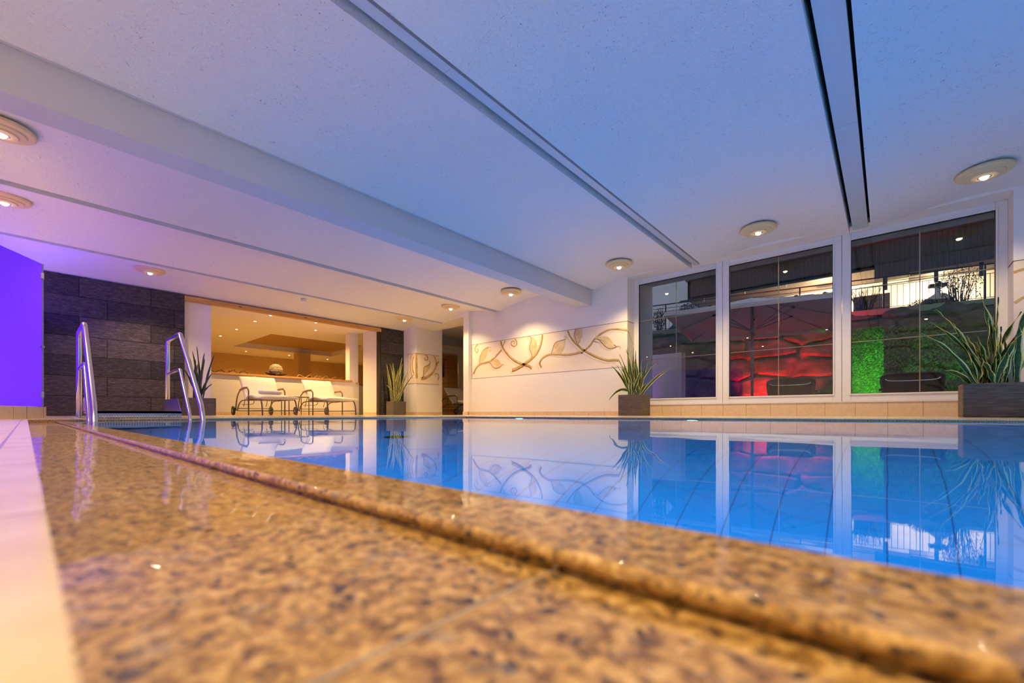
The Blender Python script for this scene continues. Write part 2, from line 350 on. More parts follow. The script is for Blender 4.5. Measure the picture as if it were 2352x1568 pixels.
MURAL_LEAVES = [([(-7.151, 1.211), (-7.151, 1.284), (-7.133, 1.355), (-7.082, 1.459), (-6.985, 1.531), (-6.871, 1.56), (-6.896, 1.477), (-6.921, 1.39), (-6.985, 1.288), (-7.074, 1.245)], [(-7.138, 1.228), (-7.048, 1.347), (-6.896, 1.531)]), ([(-6.834, 1.208), (-6.735, 1.249), (-6.638, 1.276), (-6.542, 1.233), (-6.482, 1.159), (-6.447, 1.113), (-6.518, 1.075), (-6.614, 1.06), (-6.711, 1.088), (-6.772, 1.155)], [(-6.809, 1.206), (-6.662, 1.191), (-6.494, 1.116)]), ([(-5.583, 1.219), (-5.608, 1.303), (-5.646, 1.388), (-5.646, 1.487), (-5.604, 1.564), (-5.625, 1.648), (-5.5, 1.584), (-5.455, 1.482), (-5.47, 1.371), (-5.521, 1.279)], [(-5.579, 1.243), (-5.542, 1.427), (-5.604, 1.629)]), ([(-5.092, 1.247), (-5.053, 1.329), (-5.024, 1.42), (-4.948, 1.474), (-4.836, 1.485), (-4.752, 1.498), (-4.752, 1.407), (-4.78, 1.318), (-4.854, 1.24), (-4.948, 1.229)], [(-5.072, 1.253), (-4.929, 1.348), (-4.771, 1.477)]), ([(-4.474, 1.391), (-4.501, 1.439), (-4.536, 1.533), (-4.527, 1.623), (-4.492, 1.678), (-4.361, 1.682), (-4.356, 1.586), (-4.361, 1.498), (-4.405, 1.443), (-4.457, 1.416)], [(-4.474, 1.414), (-4.474, 1.541), (-4.431, 1.67)]), ([(-4.1, 1.43), (-4.05, 1.468), (-3.953, 1.471), (-3.841, 1.443), (-3.778, 1.4), (-3.732, 1.338), (-3.701, 1.279), (-3.655, 1.232), (-3.778, 1.217), (-3.873, 1.269), (-3.953, 1.349), (-4.018, 1.414)], [(-4.083, 1.436), (-3.905, 1.401), (-3.67, 1.236)])]
COLUMN_STEMS = [([('s', 6.998, 1.684), ('f', -9.72, 1.601), ('f', -9.785, 1.483), ('f', -9.801, 1.347), ('f', -9.773, 1.235), ('f', -9.716, 1.122), ('s', 7.014, 0.995)], 0.045, 0.05), ([('s', 6.998, 1.684), ('s', 7.105, 1.689), ('s', 7.239, 1.696), ('s', 7.341, 1.654), ('s', 7.384, 1.589), ('s', 7.35, 1.523), ('s', 7.29, 1.531), ('s', 7.273, 1.571), ('s', 7.299, 1.581)], 0.045, 0.012), ([('s', 7.155, 0.997), ('s', 7.307, 1.027), ('s', 7.48, 1.122), ('s', 7.603, 1.243), ('s', 7.674, 1.376), ('s', 7.683, 1.476), ('s', 7.647, 1.601), ('s', 7.585, 1.686)], 0.06, 0.02), ([('s', 7.692, 1.406), ('s', 7.728, 1.48), ('s', 7.791, 1.522)], 0.03, 0.03), ([('s', 7.746, 0.998), ('s', 7.773, 1.099), ('s', 7.728, 1.167), ('s', 7.656, 1.169), ('s', 7.642, 1.126), ('s', 7.683, 1.107)], 0.035, 0.01), ([('s', 7.189, 0.999), ('s', 7.239, 1.092), ('s', 7.248, 1.244), ('s', 7.273, 1.329), ('s', 7.376, 1.379), ('s', 7.462, 1.443), ('s', 7.454, 1.512), ('s', 7.427, 1.516)], 0.014, 0.008), ([('f', -9.801, 1.684), ('f', -9.87, 1.559), ('f', -9.893, 1.395), ('f', -9.863, 1.214), ('f', -9.778, 1.003)], 0.03, 0.03)]
COLUMN_LEAF = ([('s', 7.189, 0.999), ('s', 7.248, 1.12), ('s', 7.256, 1.245), ('s', 7.29, 1.331), ('s', 7.376, 1.379), ('s', 7.462, 1.457), ('s', 7.483, 1.374), ('s', 7.427, 1.258), ('s', 7.324, 1.153), ('s', 7.273, 1.052)], [('s', 7.205, 1.014), ('s', 7.341, 1.224), ('s', 7.462, 1.429)])
TIPS_CENTRE = [(-0.401, 0.47), (-0.297, 0.443), (-0.267, 0.506), (-0.297, 0.578), (-0.246, 0.682), (-0.153, 0.65), (-0.13, 0.763), (-0.09, 0.83), (0.014, 0.812), (0.009, 0.731), (0.023, 0.668), (0.082, 0.578), (0.267, 0.62), (0.325, 0.537), (0.627, 0.456), (0.19, 0.199), (-0.414, -0.09), (0.091, 0.402), (-0.198, 0.488), (-0.058, 0.465), (-0.121, 0.113), (-0.018, 0.6), (-0.076, 0.501), (0.185, 0.366)]
TIPS_RIGHT = [(-0.64, 0.809), (-0.619, 0.696), (-0.726, 0.57), (-0.556, 0.142), (-0.405, 0.671), (-0.109, 0.909), (-0.034, 1.023), (-0.04, 0.771), (0.082, 0.752), (0.114, 0.526), (-0.009, 0.608), (0.236, 0.689), (0.431, 0.903), (0.444, 0.702), (0.29, 0.329), (0.243, 0.325), (0.262, 0.264), (-0.197, 0.312), (-0.147, 0.274), (0.041, 0.237), (-0.072, 0.476), (0.381, 0.803)]
TIPS_ALCOVE = [(-0.231, 0.85), (-0.285, 0.59), (-0.021, 0.936), (0.041, 1.043), (0.109, 0.925), (0.181, 0.787), (0.374, 0.868), (-0.12, 0.707), (-0.066, 0.796), (0.029, 0.76), (0.074, 0.671), (0.199, 0.51), (-0.15, 0.51), (0.002, 0.653)]
TIPS_STONE = [(-0.251, 1.023), (-0.145, 1.01), (-0.079, 1.049), (0.146, 1.208), (0.08, 0.877), (0.222, 0.838), (0.521, 0.725), (0.206, 1.01), (0.325, 0.772), (-0.237, 0.447), (0.169, 0.242), (0.16, 0.851), (-0.019, 0.904), (-0.191, 0.772), (0.047, 0.719)]

# ------------------------------------------------------------------ setting: deck, pool, ceiling, walls
WZ = -0.037         # water level
EDGE = -0.017       # deck height at the pool edge (camera 5 cm above)
PX0, PX1, PY1 = -6.0, 3.2, 5.5
STRIP0, STRIP1 = 0.179, 0.261
CH0 = 0.0065
# far and left deck, sloping gently to the pool
fl = MB()
def deck(pts): fl.poly(pts)
deck([(-10.9,PY1+.6,0),(3.6,PY1+.6,0),(3.6,7.3,0),(-10.9,7.3,0)])
deck([(PX0,PY1,EDGE),(PX1,PY1,EDGE),(PX1,PY1+.6,0),(PX0,PY1+.6,0)])
deck([(-7.2,PY1+.6,0),(PX0,PY1+.6,0),(PX0,PY1,EDGE),(-7.2,PY1,0)])
deck([(-7.2,CH0,EDGE*.6),(PX0,CH0,EDGE),(PX0,PY1,EDGE),(-7.2,PY1,0)])
deck([(-10.9,CH0,0),(-7.2,CH0,EDGE*.6),(-7.2,PY1,0),(-7.2,PY1+.6,0),(-10.9,PY1+.6,0)])
deck([(-12,7.3,0),(-7.3,7.3,0),(-7.3,13,0),(-12,13,0)])
deck([(-11.6,2.0,0.0),(-10.9,2.0,0.0),(-10.9,7.3,0.0),(-11.6,7.3,0.0)])
deck([(-10.9,-3.4,EDGE),(3.6,-3.4,EDGE),(3.6,CH0,EDGE),(-7.2,CH0,EDGE),(-10.9,CH0,EDGE)])
deck([(3.2,CH0,EDGE),(3.6,CH0,EDGE),(3.6,PY1+.6,0),(3.2,PY1+.6,0)])
floor = struct(fl.build('floor', M['floor'], fix=False))
md = floor.modifiers.new('solid', 'SOLIDIFY'); md.thickness = .008; md.offset = -1
# near granite: deck edge face, shallow channel, raised overflow strip
CZ = -0.049
def granite_joints(o): pass
b = MB(); b.box(PX0, 3.2, CH0+.001, STRIP0+.0065, CZ-.05, CZ)
chan = struct(b.build('trim_1', M['granite']))
prof = []
r = .0052; zt = WZ+.0006
for k in range(9):
    a = math.pi - k*math.pi/2/8
    prof.append((STRIP0 + r + r*math.cos(a)*1.0, zt - r + r*math.sin(a)))
prof = [(STRIP0+.007, CZ-.02), (STRIP0+.006, CZ+.0035), (STRIP0+.002, zt-.0085)] + prof + [(STRIP1, zt), (STRIP1, zt-.04), (STRIP1-.01, zt-.06), (STRIP0+.01, CZ-.05)]
xs = [PX0, -5.1, -4.5, -3.88, -3.26, -2.63, -2.005, -1.38, -.755, -.13, .49, 1.1, 1.7, 2.3, 3.2]
b = MB()
for x0, x1 in zip(xs[:-1], xs[1:]):
    n0 = len(b.v); m_ = len(prof)
    # ease the ends so every stone has a visible joint
    for x, sh in ((x0+.0008, .0012), (x0+.003, 0), (x1-.003, 0), (x1-.0008, .0012)):
        for y, z in prof: b.v.append((x, y + (sh if y < STRIP0+.01 else 0), z - (sh if z > CZ else 0)))
    for i in range(3):
        for k in range(m_):
            k2 = (k+1) % m_; b.f.append([n0+i*m_+k, n0+i*m_+k2, n0+(i+1)*m_+k2, n0+(i+1)*m_+k])
    b.f.append([n0+k for k in range(m_)][::-1]); b.f.append([n0+3*m_+k for k in range(m_)])
strip = struct(b.build('trim_2', M['granite'], smooth=False))
M['grout'] = mat('pale_grout', (.42,.32,.20), .5, coat=.7)
b = MB()
for x in (-3.35,-2.55,-1.745,-.938,-.131,.67,1.48): b.box(x-.0013, x+.0013, CH0+.002, STRIP0+.003, CZ-.003, CZ+.0004)
for x in xs[1:-1]: b.box(x-.0012, x+.0012, STRIP0+.003, STRIP1-.001, zt-.012, zt-.0004)
struct(b.build('trim_3', M['grout']))
# granite edge under the far and left deck
b = MB(); b.box(PX0-.10, PX0, CH0, PY1+.10, -.30, EDGE-.0085); b.box(PX0, PX1, PY1, PY1+.10, -.30, EDGE-.0085); b.box(PX0, 3.2, CH0-.06, CH0-.0005, -.12, EDGE-.0085)
struct(b.build('trim_4', M['granite']))
# basin
PB = -1.40
b = MB()
x0, x1, y0, y1 = PX0, PX1, STRIP1-.004, PY1
b.poly([(x0,y0,PB),(x1,y0,PB),(x1,y1,PB),(x0,y1,PB)])
b.poly([(x0,y0,PB),(x0,y1,PB),(x0,y1,-.04),(x0,y0,-.04)]); b.poly([(x1,y0,PB),(x1,y1,PB),(x1,y1,-.04),(x1,y0,-.04)])
b.poly([(x0,y1,PB),(x1,y1,PB),(x1,y1,-.04),(x0,y1,-.04)]); b.poly([(x0,y0,PB),(x1,y0,PB),(x1,y0,-.09),(x0,y0,-.09)])
basin = tag(b.build('pool_basin', M['liner'], fix=False), kind='structure')
md = basin.modifiers.new('solid', 'SOLIDIFY'); md.thickness = .02; md.offset = 0
def wave(u, v):
    return (PX0+u*(PX1-PX0), STRIP1-.002+v*(PY1-STRIP1+.002), WZ)
wat = MB().grid(wave, 8, 6).build('pool_water', M['water'], fix=False)
tag(wat, 'clear still water filling the blue swimming pool', 'water', kind='stuff')
lc = [(-4.6,4.9),(-1.8,4.9),(1.0,4.9),(2.9,2.8),(2.2,.5),(-.4,.5),(-3.0,.5)]
PL = ['far pool wall, leftmost of three','far pool wall, middle of three','far pool wall, rightmost of three','right end wall of the pool','near pool wall, rightmost of three','near pool wall, middle of three','near pool wall, leftmost of three']
for i, (x, y) in enumerate(lc):
    t = thing('underwater_lamp', 'round underwater lamp in the ' + PL[i], 'lamp', (x, min(y,5.47) if y>1 else .27, -.75), 0, 'underwater pool lamps')
    if y > 4: t.location = (x, 5.49, -.75); ry = 0
    elif y > 1: t.location = (3.19, y, -.75); ry = -90
    else: t.location = (x, .262, -.75); ry = 180
    t.rotation_euler = (0,0,R(ry))
    mm = MB(); 
    ring = [(.0,-.012),(.085,-.012),(.085,-.002),(.0,-.002)]
    for (ra, ya) in ring[1:3]:
        for k in range(24): mm.v.append((ra*math.cos(k*math.pi/12), ya, ra*math.sin(k*math.pi/12)))
    for k in range(24): mm.f.append([k, (k+1)%24, 24+(k+1)%24, 24+k])
    mm.f.append(list(range(24)))
    mm.build('lamp_face', M['steel_dull'], t)
    L = add_light('underwater_light', 'SPOT', (0,-.06,0), P_POOL, (.05,.56,1.0), rot=(R(90),0,0), radius=.06, spot=165, blend=.3, parent=t)
    L.rotation_euler = (R(90-0), 0, R(180)) 
# submerged step treads and drain
t = thing('pool_drain', 'small dark round drain on the pool floor', 'drain', (-2.39,1.58,PB+.011))
MB().lathe([(.075,0),(.075,.012),(.06,.016)]).build('drain_cover', M['blackmetal'], t)

# ceiling vaults
def vault(b, xa, xb, za, zb, h, y0, y1, nseg=18, clipx=None):
    pts = []
    for i in range(nseg+1):
        t = i/nseg; x = xa+(xb-xa)*t; z = za+(zb-za)*t + h*(1-(2*t-1)**2)
        if clipx is not None and x > clipx: x = clipx
        pts.append((x, z))
    n0 = len(b.v)
    ny = 2
    for y in (y0, y1):
        for x, z in pts: b.v.append((x, y, z))
    k = nseg+1
    for i in range(nseg): b.f.append([n0+i, n0+i+1, n0+k+i+1, n0+k+i])
VY0, VY1 = -3.4, 7.0
b = MB()
TOP = 2.62
segs = [(-10.34,-8.52,2.325,2.33),(-8.40,-6.655,2.33,2.33),(-6.515,-4.40,2.33,2.355),(-4.115,-2.335,2.345,2.34),(-2.155,-.36,2.34,2.345),(-.15,1.80,2.34,2.34),(1.95,3.7,2.34,2.34)]
for xa, xb, za, zb in segs: vault(b, xa, xb, za, zb, .135, VY0, VY1)
for (xa, za, side) in [(-8.52,2.33,0),(-8.40,2.33,0),(-6.655,2.33,0),(-6.515,2.33,0),(-4.115,2.345,0),(-2.335,2.34,0),(-2.155,2.34,0),(-.36,2.345,0),(-.15,2.34,0),(1.80,2.34,0),(1.95,2.34,0)]:
    b.poly([(xa,VY0,za),(xa,VY1,za),(xa,VY1,za+.17),(xa,VY0,za+.17)])
ceil = struct(b.build('ceiling', M['ceiling'], fix=False, smooth=False))
b = MB()
for xa, xb in [(-8.52,-8.40),(-6.655,-6.515),(-4.165,-4.115),(-2.335,-2.155),(-.36,-.15),(1.80,1.95)]:
    b.box(xa, xb, VY0, VY1, 2.50, 2.52)
struct(b.build('trim_5', M['dark_gap']))
b = MB()
for xa, xb, z in [(-4.163,-4.122,2.352),(-2.290,-2.214,2.376),(-.326,-.176,2.380),(1.83,1.93,2.38)]:
    for ya, yb in [(-3.4,-.6),(-.597,1.9),(1.903,4.4),(4.403,6.98)]: b.box(xa, xb, ya, yb, z, z+.06)
struct(b.build('trim_6', M['metal_channel']))
b = MB(); b.box(-4.43, -4.165, VY0, VY1, 2.055, 2.60); struct(b.build('trim_7', M['beam']))
b = MB(); b.box(-19.2, 3.8, -2.8, 13.5, 2.80, 2.85); 
# walls
wf = MB()
# wall_front (Y=7): pieces between openings
def wallbox(x0,x1,z0,z1,y0=7.0,y1=7.85): wf.box(x0,x1,y0,y1,z0,z1)
wallbox(-10.35,-9.618,0,2.80, 7.0, 7.90)
wallbox(-9.618,-7.70,2.38,2.80, 7.0, 7.66)
wallbox(-7.70,-3.44,0,2.80)
wallbox(-3.44,1.022,2.44,2.80)
wallbox(1.022,3.8,0,2.80)
wallbox(-3.44,1.022,-.2,.185, 7.262, 7.85)
wf.box(-7.60,-7.42,6.89,7.0,0,2.80)
struct(wf.build('wall_front', M['wall']))
wl = MB()
wl.box(-10.60,-10.32,-3.4,.12,0,2.8); wl.box(-10.60,-10.32,1.9,2.48,0,2.27); wl.box(-11.10,-10.32,6.27,7.0,0,2.8)
wl.box(-11.08,-10.30,2.48,6.27,2.325,2.8); wl.box(-10.60,-10.32,.12,2.48,2.27,2.8)
struct(wl.build('wall_left', M['wall']))
b = MB(); b.box(-10.6,3.8,-3.6,-3.4,-.1,2.8); struct(b.build('wall_back', M['wall']))
b = MB(); b.box(3.6,3.8,-3.4,7.0,-.1,2.8); struct(b.build('wall_right', M['wall']))
# slate cladding
b = MB(); b.box(-10.318,-10.20,.12,2.02,0,2.33); b.box(-10.318,-10.20,6.295,7.0,0,2.345); struct(b.build('trim_8', M['slate']))
b = MB(); b.box(-10.318,-10.215,6.22,6.295,0,2.30); struct(b.build('trim_9', M['brown_trim']))
b = MB(); b.box(-10.318,-10.20,2.02,6.295,2.232,2.322); struct(b.build('trim_10', M['pine']))
# baseboards
b = MB()
b.box(-10.20,-9.608,6.988,7.0,0,.08); b.box(-9.618,-9.606,6.988,7.90,0,.08); b.box(-7.612,-7.408,6.878,6.89,0,.08); b.box(-7.42,-7.408,6.878,7.0,0,.08); b.box(-7.408,-3.36,6.988,7.0,0,.08)
struct(b.build('baseboard_front', M['walltile']))
b = MB(); b.box(-3.44,1.022,7.25,7.262,0,.19); b.box(-3.452,-3.43,6.988,7.25,0,.19); b.box(1.022,3.6,6.988,7.0,0,.08); struct(b.build('baseboard_window', M['walltile']))
b = MB(); b.box(-11.385,-11.373,2.3,6.25,0,.075); b.box(-11.05,-10.33,6.258,6.27,0,.075); b.box(-10.32,-10.308,2.02,2.44,0,.075); struct(b.build('baseboard_left', M['walltile']))

# windows
def window(i, x0, x1, mx):
    w = struct_empty('window_%d' % i, (0,0,0))
    z0, z1 = .195, 2.44; fw = .095; Y = 7.26
    gz0, gz1 = .30, 2.345; gx0 = x0+fw; gx1 = x1-fw
    f = MB()
    f.box(x0,gx0,Y,Y+.075,z0,z1); f.box(gx1,x1,Y,Y+.075,z0,z1); f.box(gx0,gx1,Y,Y+.075,gz1,z1); f.box(gx0,gx1,Y,Y+.075,z0,gz0)
    f.build('window_frame', M['pvc'], w, bevel=.006)
    # raised inner bead
    f = MB(); t = .018
    f.box(gx0-t,gx0,Y-.012,Y,gz0-t,gz1+t); f.box(gx1,gx1+t,Y-.012,Y,gz0-t,gz1+t); f.box(gx0,gx1,Y-.012,Y,gz1,gz1+t); f.box(gx0,gx1,Y-.012,Y,gz0-t,gz0)
    f.build('glazing_bead', M['pvc'], w, bevel=.004)
    f = MB(); t = .006
    f.box(gx0,gx0+t,Y+.002,Y+.03,gz0,gz1); f.box(gx1-t,gx1,Y+.002,Y+.03,gz0,gz1); f.box(gx0,gx1,Y+.002,Y+.03,gz1-t,gz1); f.box(gx0,gx1,Y+.002,Y+.03,gz0,gz0+t)
    f.build('rubber_seal', M['seal'], w)
    g = MB(); g.poly([(gx0,Y+.03,gz0),(gx1,Y+.03,gz0),(gx1,Y+.03,gz1),(gx0,Y+.03,gz1)]); g.build('glass_pane', M['glass'], w, fix=False)
    f = MB(); f.box(mx-.005,mx+.005,Y+.034,Y+.042,gz0,gz1); f.build('glazing_bar', M['brass'], w)
    for z in (1.695, .99):
        f = MB(); f.box(gx0,gx1,Y+.034,Y+.042,z-.005,z+.005); f.build('glazing_bar', M['brass'], w)
    return w
window(1,-3.44,-1.953,-2.69); window(2,-1.949,-.458,-1.196); window(3,-.454,1.022,.306)
# outer reveal and outer wall surfaces beyond the glass
b = MB(); b.box(-3.46,-3.352,7.345,7.87,0,2.44); struct(b.build('trim_11', M['wall']))
b = MB(); b.box(-3.44,1.022,7.24,7.258,.187,.197); struct(b.build('trim_12', M['pvc']))

# alcove: low wall, shelf, post, ceilings, far room
b = MB()
b.box(-11.62,-11.386,1.9,6.30,0,.925); b.box(-11.62,-11.386,6.02,6.28,.925,2.33)
for z0_, z1_ in ((0,.86),):
    b.prism([(-11.386,6.28,z0_),(-11.62,6.28,z0_),(-12.9,7.5,z0_),(-12.75,7.65,z0_)], (0,0,z1_))
struct(b.build('wall_alcove', M['wall']))
b = MB(); b.box(-11.66,-11.34,1.9,6.08,.928,.975); b.prism([(-11.34,6.22,.878),(-11.60,6.12,.878),(-12.9,7.4,.878),(-12.7,7.62,.878)], (0,0,.045)); struct(b.build('trim_13', M['pine'], bevel=.006))
b = MB(); fx0, fx1, fy0, fy1 = -16.69, -13.29, 4.65, 8.05; ZC2 = 2.325
A0, A1, B0, B1 = -18.8, -11.08, -1.0, 12.0
b.poly([(A0,B0,ZC2),(A1,B0,ZC2),(A1,fy0,ZC2),(A0,fy0,ZC2)]); b.poly([(A0,fy1,ZC2),(A1,fy1,ZC2),(A1,B1,ZC2),(A0,B1,ZC2)])
b.poly([(fx1,fy0,ZC2),(A1,fy0,ZC2),(A1,fy1,ZC2),(fx1,fy1,ZC2)]); b.poly([(A0,fy0,ZC2),(fx0,fy0,ZC2),(fx0,fy1,ZC2),(A0,fy1,ZC2)])
i0 = .0; zr = 2.50
q = [(fx0,fy0),(fx1,fy0),(fx1,fy1),(fx0,fy1)]; 
for k in range(4):
    a_, c_ = q[k], q[(k+1)%4]; b.poly([(*a_,ZC2),(*c_,ZC2),(*c_,zr),(*a_,zr)])
struct(b.build('ceiling_alcove', M['wall'], fix=False))
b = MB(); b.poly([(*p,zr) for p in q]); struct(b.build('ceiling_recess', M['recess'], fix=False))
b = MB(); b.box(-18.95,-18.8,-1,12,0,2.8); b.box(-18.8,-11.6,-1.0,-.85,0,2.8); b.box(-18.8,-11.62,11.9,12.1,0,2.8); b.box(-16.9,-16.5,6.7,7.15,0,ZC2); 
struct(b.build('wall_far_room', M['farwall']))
b = MB(); b.box(-18.8,-18.785,-.85,11.9,0,.9)
struct(b.build('baseboard_far_room', M['sauna']))
b = MB(); b.poly([(-18.8,-1,0),(-11.6,-1,0),(-11.6,12,0),(-18.8,12,0)]); struct(b.build('floor_far_room', M['floor'], fix=False))
# side room seen through the opening
b = MB(); b.box(-11.75,-11.6,10.36,13.0,0,2.8); b.box(-11.75,-11.6,7.3,10.36,2.22,2.8); b.box(-11.6,-7.0,13.0,13.15,0,2.8); b.box(-11.75,-7.0,7.85,13.0,2.7,2.8); b.box(-7.3,-7.1,7.85,13.0,0,2.8)
b.box(-11.75,-11.6,7.3,8.4,0,2.22)
struct(b.build('wall_side_room', M['wall']))
d = struct_empty('door_1')
f = MB(); f.box(-11.62,-11.58,10.28,10.36,0,2.22); f.box(-11.62,-11.58,8.4,8.48,0,2.22); f.box(-11.62,-11.58,8.4,10.36,2.16,2.22); f.build('door_frame', M['pvc'], d)
f = MB(); f.poly([(-11.6,8.48,0),(-11.6,10.28,0),(-11.6,10.28,2.16),(-11.6,8.48,2.16)]); f.build('glass_pane', M['glass'], d, fix=False)

# ------------------------------------------------------------------ mural painted on the walls
def ribbon(b, pts, w0, w1, put, k=5):
    P = catmull([Vector((p[0], p[1], 0)) for p in pts], k)
    m = len(P); n0 = len(b.v)
    for i, p in enumerate(P):
        t = (P[min(i+1,m-1)]-P[max(i-1,0)]).normalized(); nrm = Vector((-t.y, t.x, 0)); w = (w0+(w1-w0)*i/(m-1))/2
        b.v.append(put(p.x+nrm.x*w, p.y+nrm.y*w)); b.v.append(put(p.x-nrm.x*w, p.y-nrm.y*w))
    for i in range(m-1): b.f.append([n0+2*i, n0+2*i+1, n0+2*i+3, n0+2*i+2])
def blob(b, pts, put):
    P = catmull([Vector((p[0], p[1], 0)) for p in pts]+[Vector((pts[0][0], pts[0][1], 0))], 4)[:-1]
    c = sum(P, Vector())/len(P); n0 = len(b.v); b.v.append(put(c.x, c.y))
    for p in P: b.v.append(put(p.x, p.y))
    m = len(P)
    for i in range(m): b.f.append([n0, n0+1+i, n0+1+(i+1)%m])
def put_front(e, c=0): return lambda x, z: (x, 7.0-e, min(z, 1.668))
def put_side(X, e): return lambda y, z: (X+e, y, min(z, 1.668))
mu = thing('wall_mural', 'painted frieze of ochre vines and leaves on the long wall left of the windows', 'mural', (-5.4,7,1.25))
def local(o, r): o.matrix_parent_inverse = r.matrix_basis.inverted(); return o
def mpart(b, name, m_, r): return local(b.build(name, m_, r, fix=False), r)
b = MB(); b.poly([(-7.416,6.9985,.865),(-3.44,6.9985,.865),(-3.44,6.9985,1.672),(-7.416,6.9985,1.672)]); b.poly([(-3.4385,7.0,.865),(-3.4385,7.25,.865),(-3.4385,7.25,1.672),(-3.4385,7.0,1.672)]); mpart(b, 'painted_ground', M['mur_bg'], mu)
b = MB(); b.poly([(-7.416,6.998,.865),(-3.44,6.998,.865),(-3.44,6.998,.98),(-7.416,6.998,.98)]); mpart(b, 'light_band', M['mur_band'], mu)
b = MB(); b.box(-7.418,-3.438,6.996,6.9985,1.668,1.674); b.box(-3.44,-3.4365,7.0,7.25,1.668,1.674); b.box(-7.42,-7.412,6.996,6.9985,.865,1.672); b.box(-7.416,-3.44,6.996,6.9985,.864,.867); mpart(b, 'outline', M['mur_line'], mu)
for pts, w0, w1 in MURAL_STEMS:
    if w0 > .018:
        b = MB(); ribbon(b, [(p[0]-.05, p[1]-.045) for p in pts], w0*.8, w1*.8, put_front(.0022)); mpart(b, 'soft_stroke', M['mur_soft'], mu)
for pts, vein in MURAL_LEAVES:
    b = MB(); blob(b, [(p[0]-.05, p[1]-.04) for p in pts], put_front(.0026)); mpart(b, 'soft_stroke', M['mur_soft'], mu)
for pts, w0, w1 in MURAL_STEMS:
    b = MB(); ribbon(b, pts, w0*1.3, w1*1.3, put_front(.0030)); mpart(b, 'stem', M['mur_stem'], mu)
    b = MB(); ribbon(b, [(p[0]-.0, p[1]-w0*.48) for p in pts], w0*.35, w1*.35, put_front(.0034)); mpart(b, 'stem_edge', M['mur_edge'], mu)
for i, (pts, vein) in enumerate(MURAL_LEAVES):
    b = MB(); blob(b, pts, put_front(.0038)); lf = mpart(b, 'leaf', M['mur_leaf'], mu)
    b = MB(); h = len(pts)//2+1; edge = pts[h-1:]+pts[:1] if i in (1,5) else pts[:h]; ribbon(b, edge, .012, .012, put_front(.0042))
    mpart(b, 'leaf_edge', M['mur_edge'], mu)
    b = MB(); ribbon(b, vein, .008, .004, put_front(.0043)); mpart(b, 'leaf_vein', M['mur_vein'], mu)
b = MB(); ribbon(b, [(7.0,1.50),(7.06,1.46),(7.15,1.36),(7.25,1.28)], .02, .012, put_side(-3.4385,.002)); mpart(b, 'stem', M['mur_stem'], mu)
cm = thing('column_mural', 'small painted vine panel wrapping the corner of the white column', 'mural', (-9.618,7,1.25))
b = MB(); b.poly([(-10.0,6.9985,.86),(-9.618,6.9985,.86),(-9.618,6.9985,1.685),(-10.0,6.9985,1.685)]); b.poly([(-9.6165,7.0,.86),(-9.6165,7.79,.86),(-9.6165,7.79,1.685),(-9.6165,7.0,1.685)]); mpart(b, 'painted_ground', M['mur_bg'], cm)
b = MB(); b.box(-10.0,-9.616,6.996,6.9985,1.68,1.688); b.box(-9.6165,-9.614,7.0,7.79,1.68,1.688); b.box(-10.004,-9.996,6.996,6.9985,.86,1.685); b.box(-10.0,-9.616,6.996,6.9985,.858,.864); b.box(-9.6165,-9.614,7.0,7.79,.858,.864); mpart(b, 'outline', M['mur_edge'], cm)
def split_ribbon(pts, w0, w1, name, m_, e):
    fr_ = [(p[1],p[2]) for p in pts if p[0]=='f']; sd = [(p[1],p[2]) for p in pts if p[0]=='s']
    if len(fr_) > 1:
        b = MB(); ribbon(b, fr_, w0, w1, put_front(e)); mpart(b, name, m_, cm)
    if len(sd) > 1:
        b = MB(); ribbon(b, sd, w0*1.5, w1*1.5, put_side(-9.618, e)); mpart(b, name, m_, cm)
for pts, w0, w1 in COLUMN_STEMS: split_ribbon(pts, w0, w1, 'stem', M['mur_stem'] if w0 > .02 else M['mur_edge'], .0032)
b = MB(); blob(b, [(p[1],p[2]) for p in COLUMN_LEAF[0] if p[0]=='s'], put_side(-9.618,.0028)); mpart(b, 'leaf', M['mur_leaf'], cm)
rm = thing('wall_mural', 'painted vine frieze on the wall at the right edge beyond the third window', 'mural', (2.2,7,1.25))
b = MB(); b.poly([(1.022,6.9985,.865),(3.4,6.9985,.865),(3.4,6.9985,1.672),(1.022,6.9985,1.672)]); mpart(b, 'painted_ground', M['mur_bg'], rm)
b = MB(); b.box(1.02,3.4,6.996,6.9985,1.668,1.674); b.box(1.018,1.0225,7.0,7.25,1.668,1.674); mpart(b, 'outline', M['mur_line'], rm)
for pts in ([(1.022,1.55),(1.15,1.57),(1.35,1.5),(1.6,1.3),(1.9,1.1)], [(1.03,1.22),(1.1,1.27),(1.2,1.26),(1.35,1.15)], [(2.2,1.6),(2.0,1.3),(2.3,1.05),(2.8,1.2)]):
    b = MB(); ribbon(b, pts, .03, .02, put_front(.003)); mpart(b, 'stem', M['mur_stem'], rm)

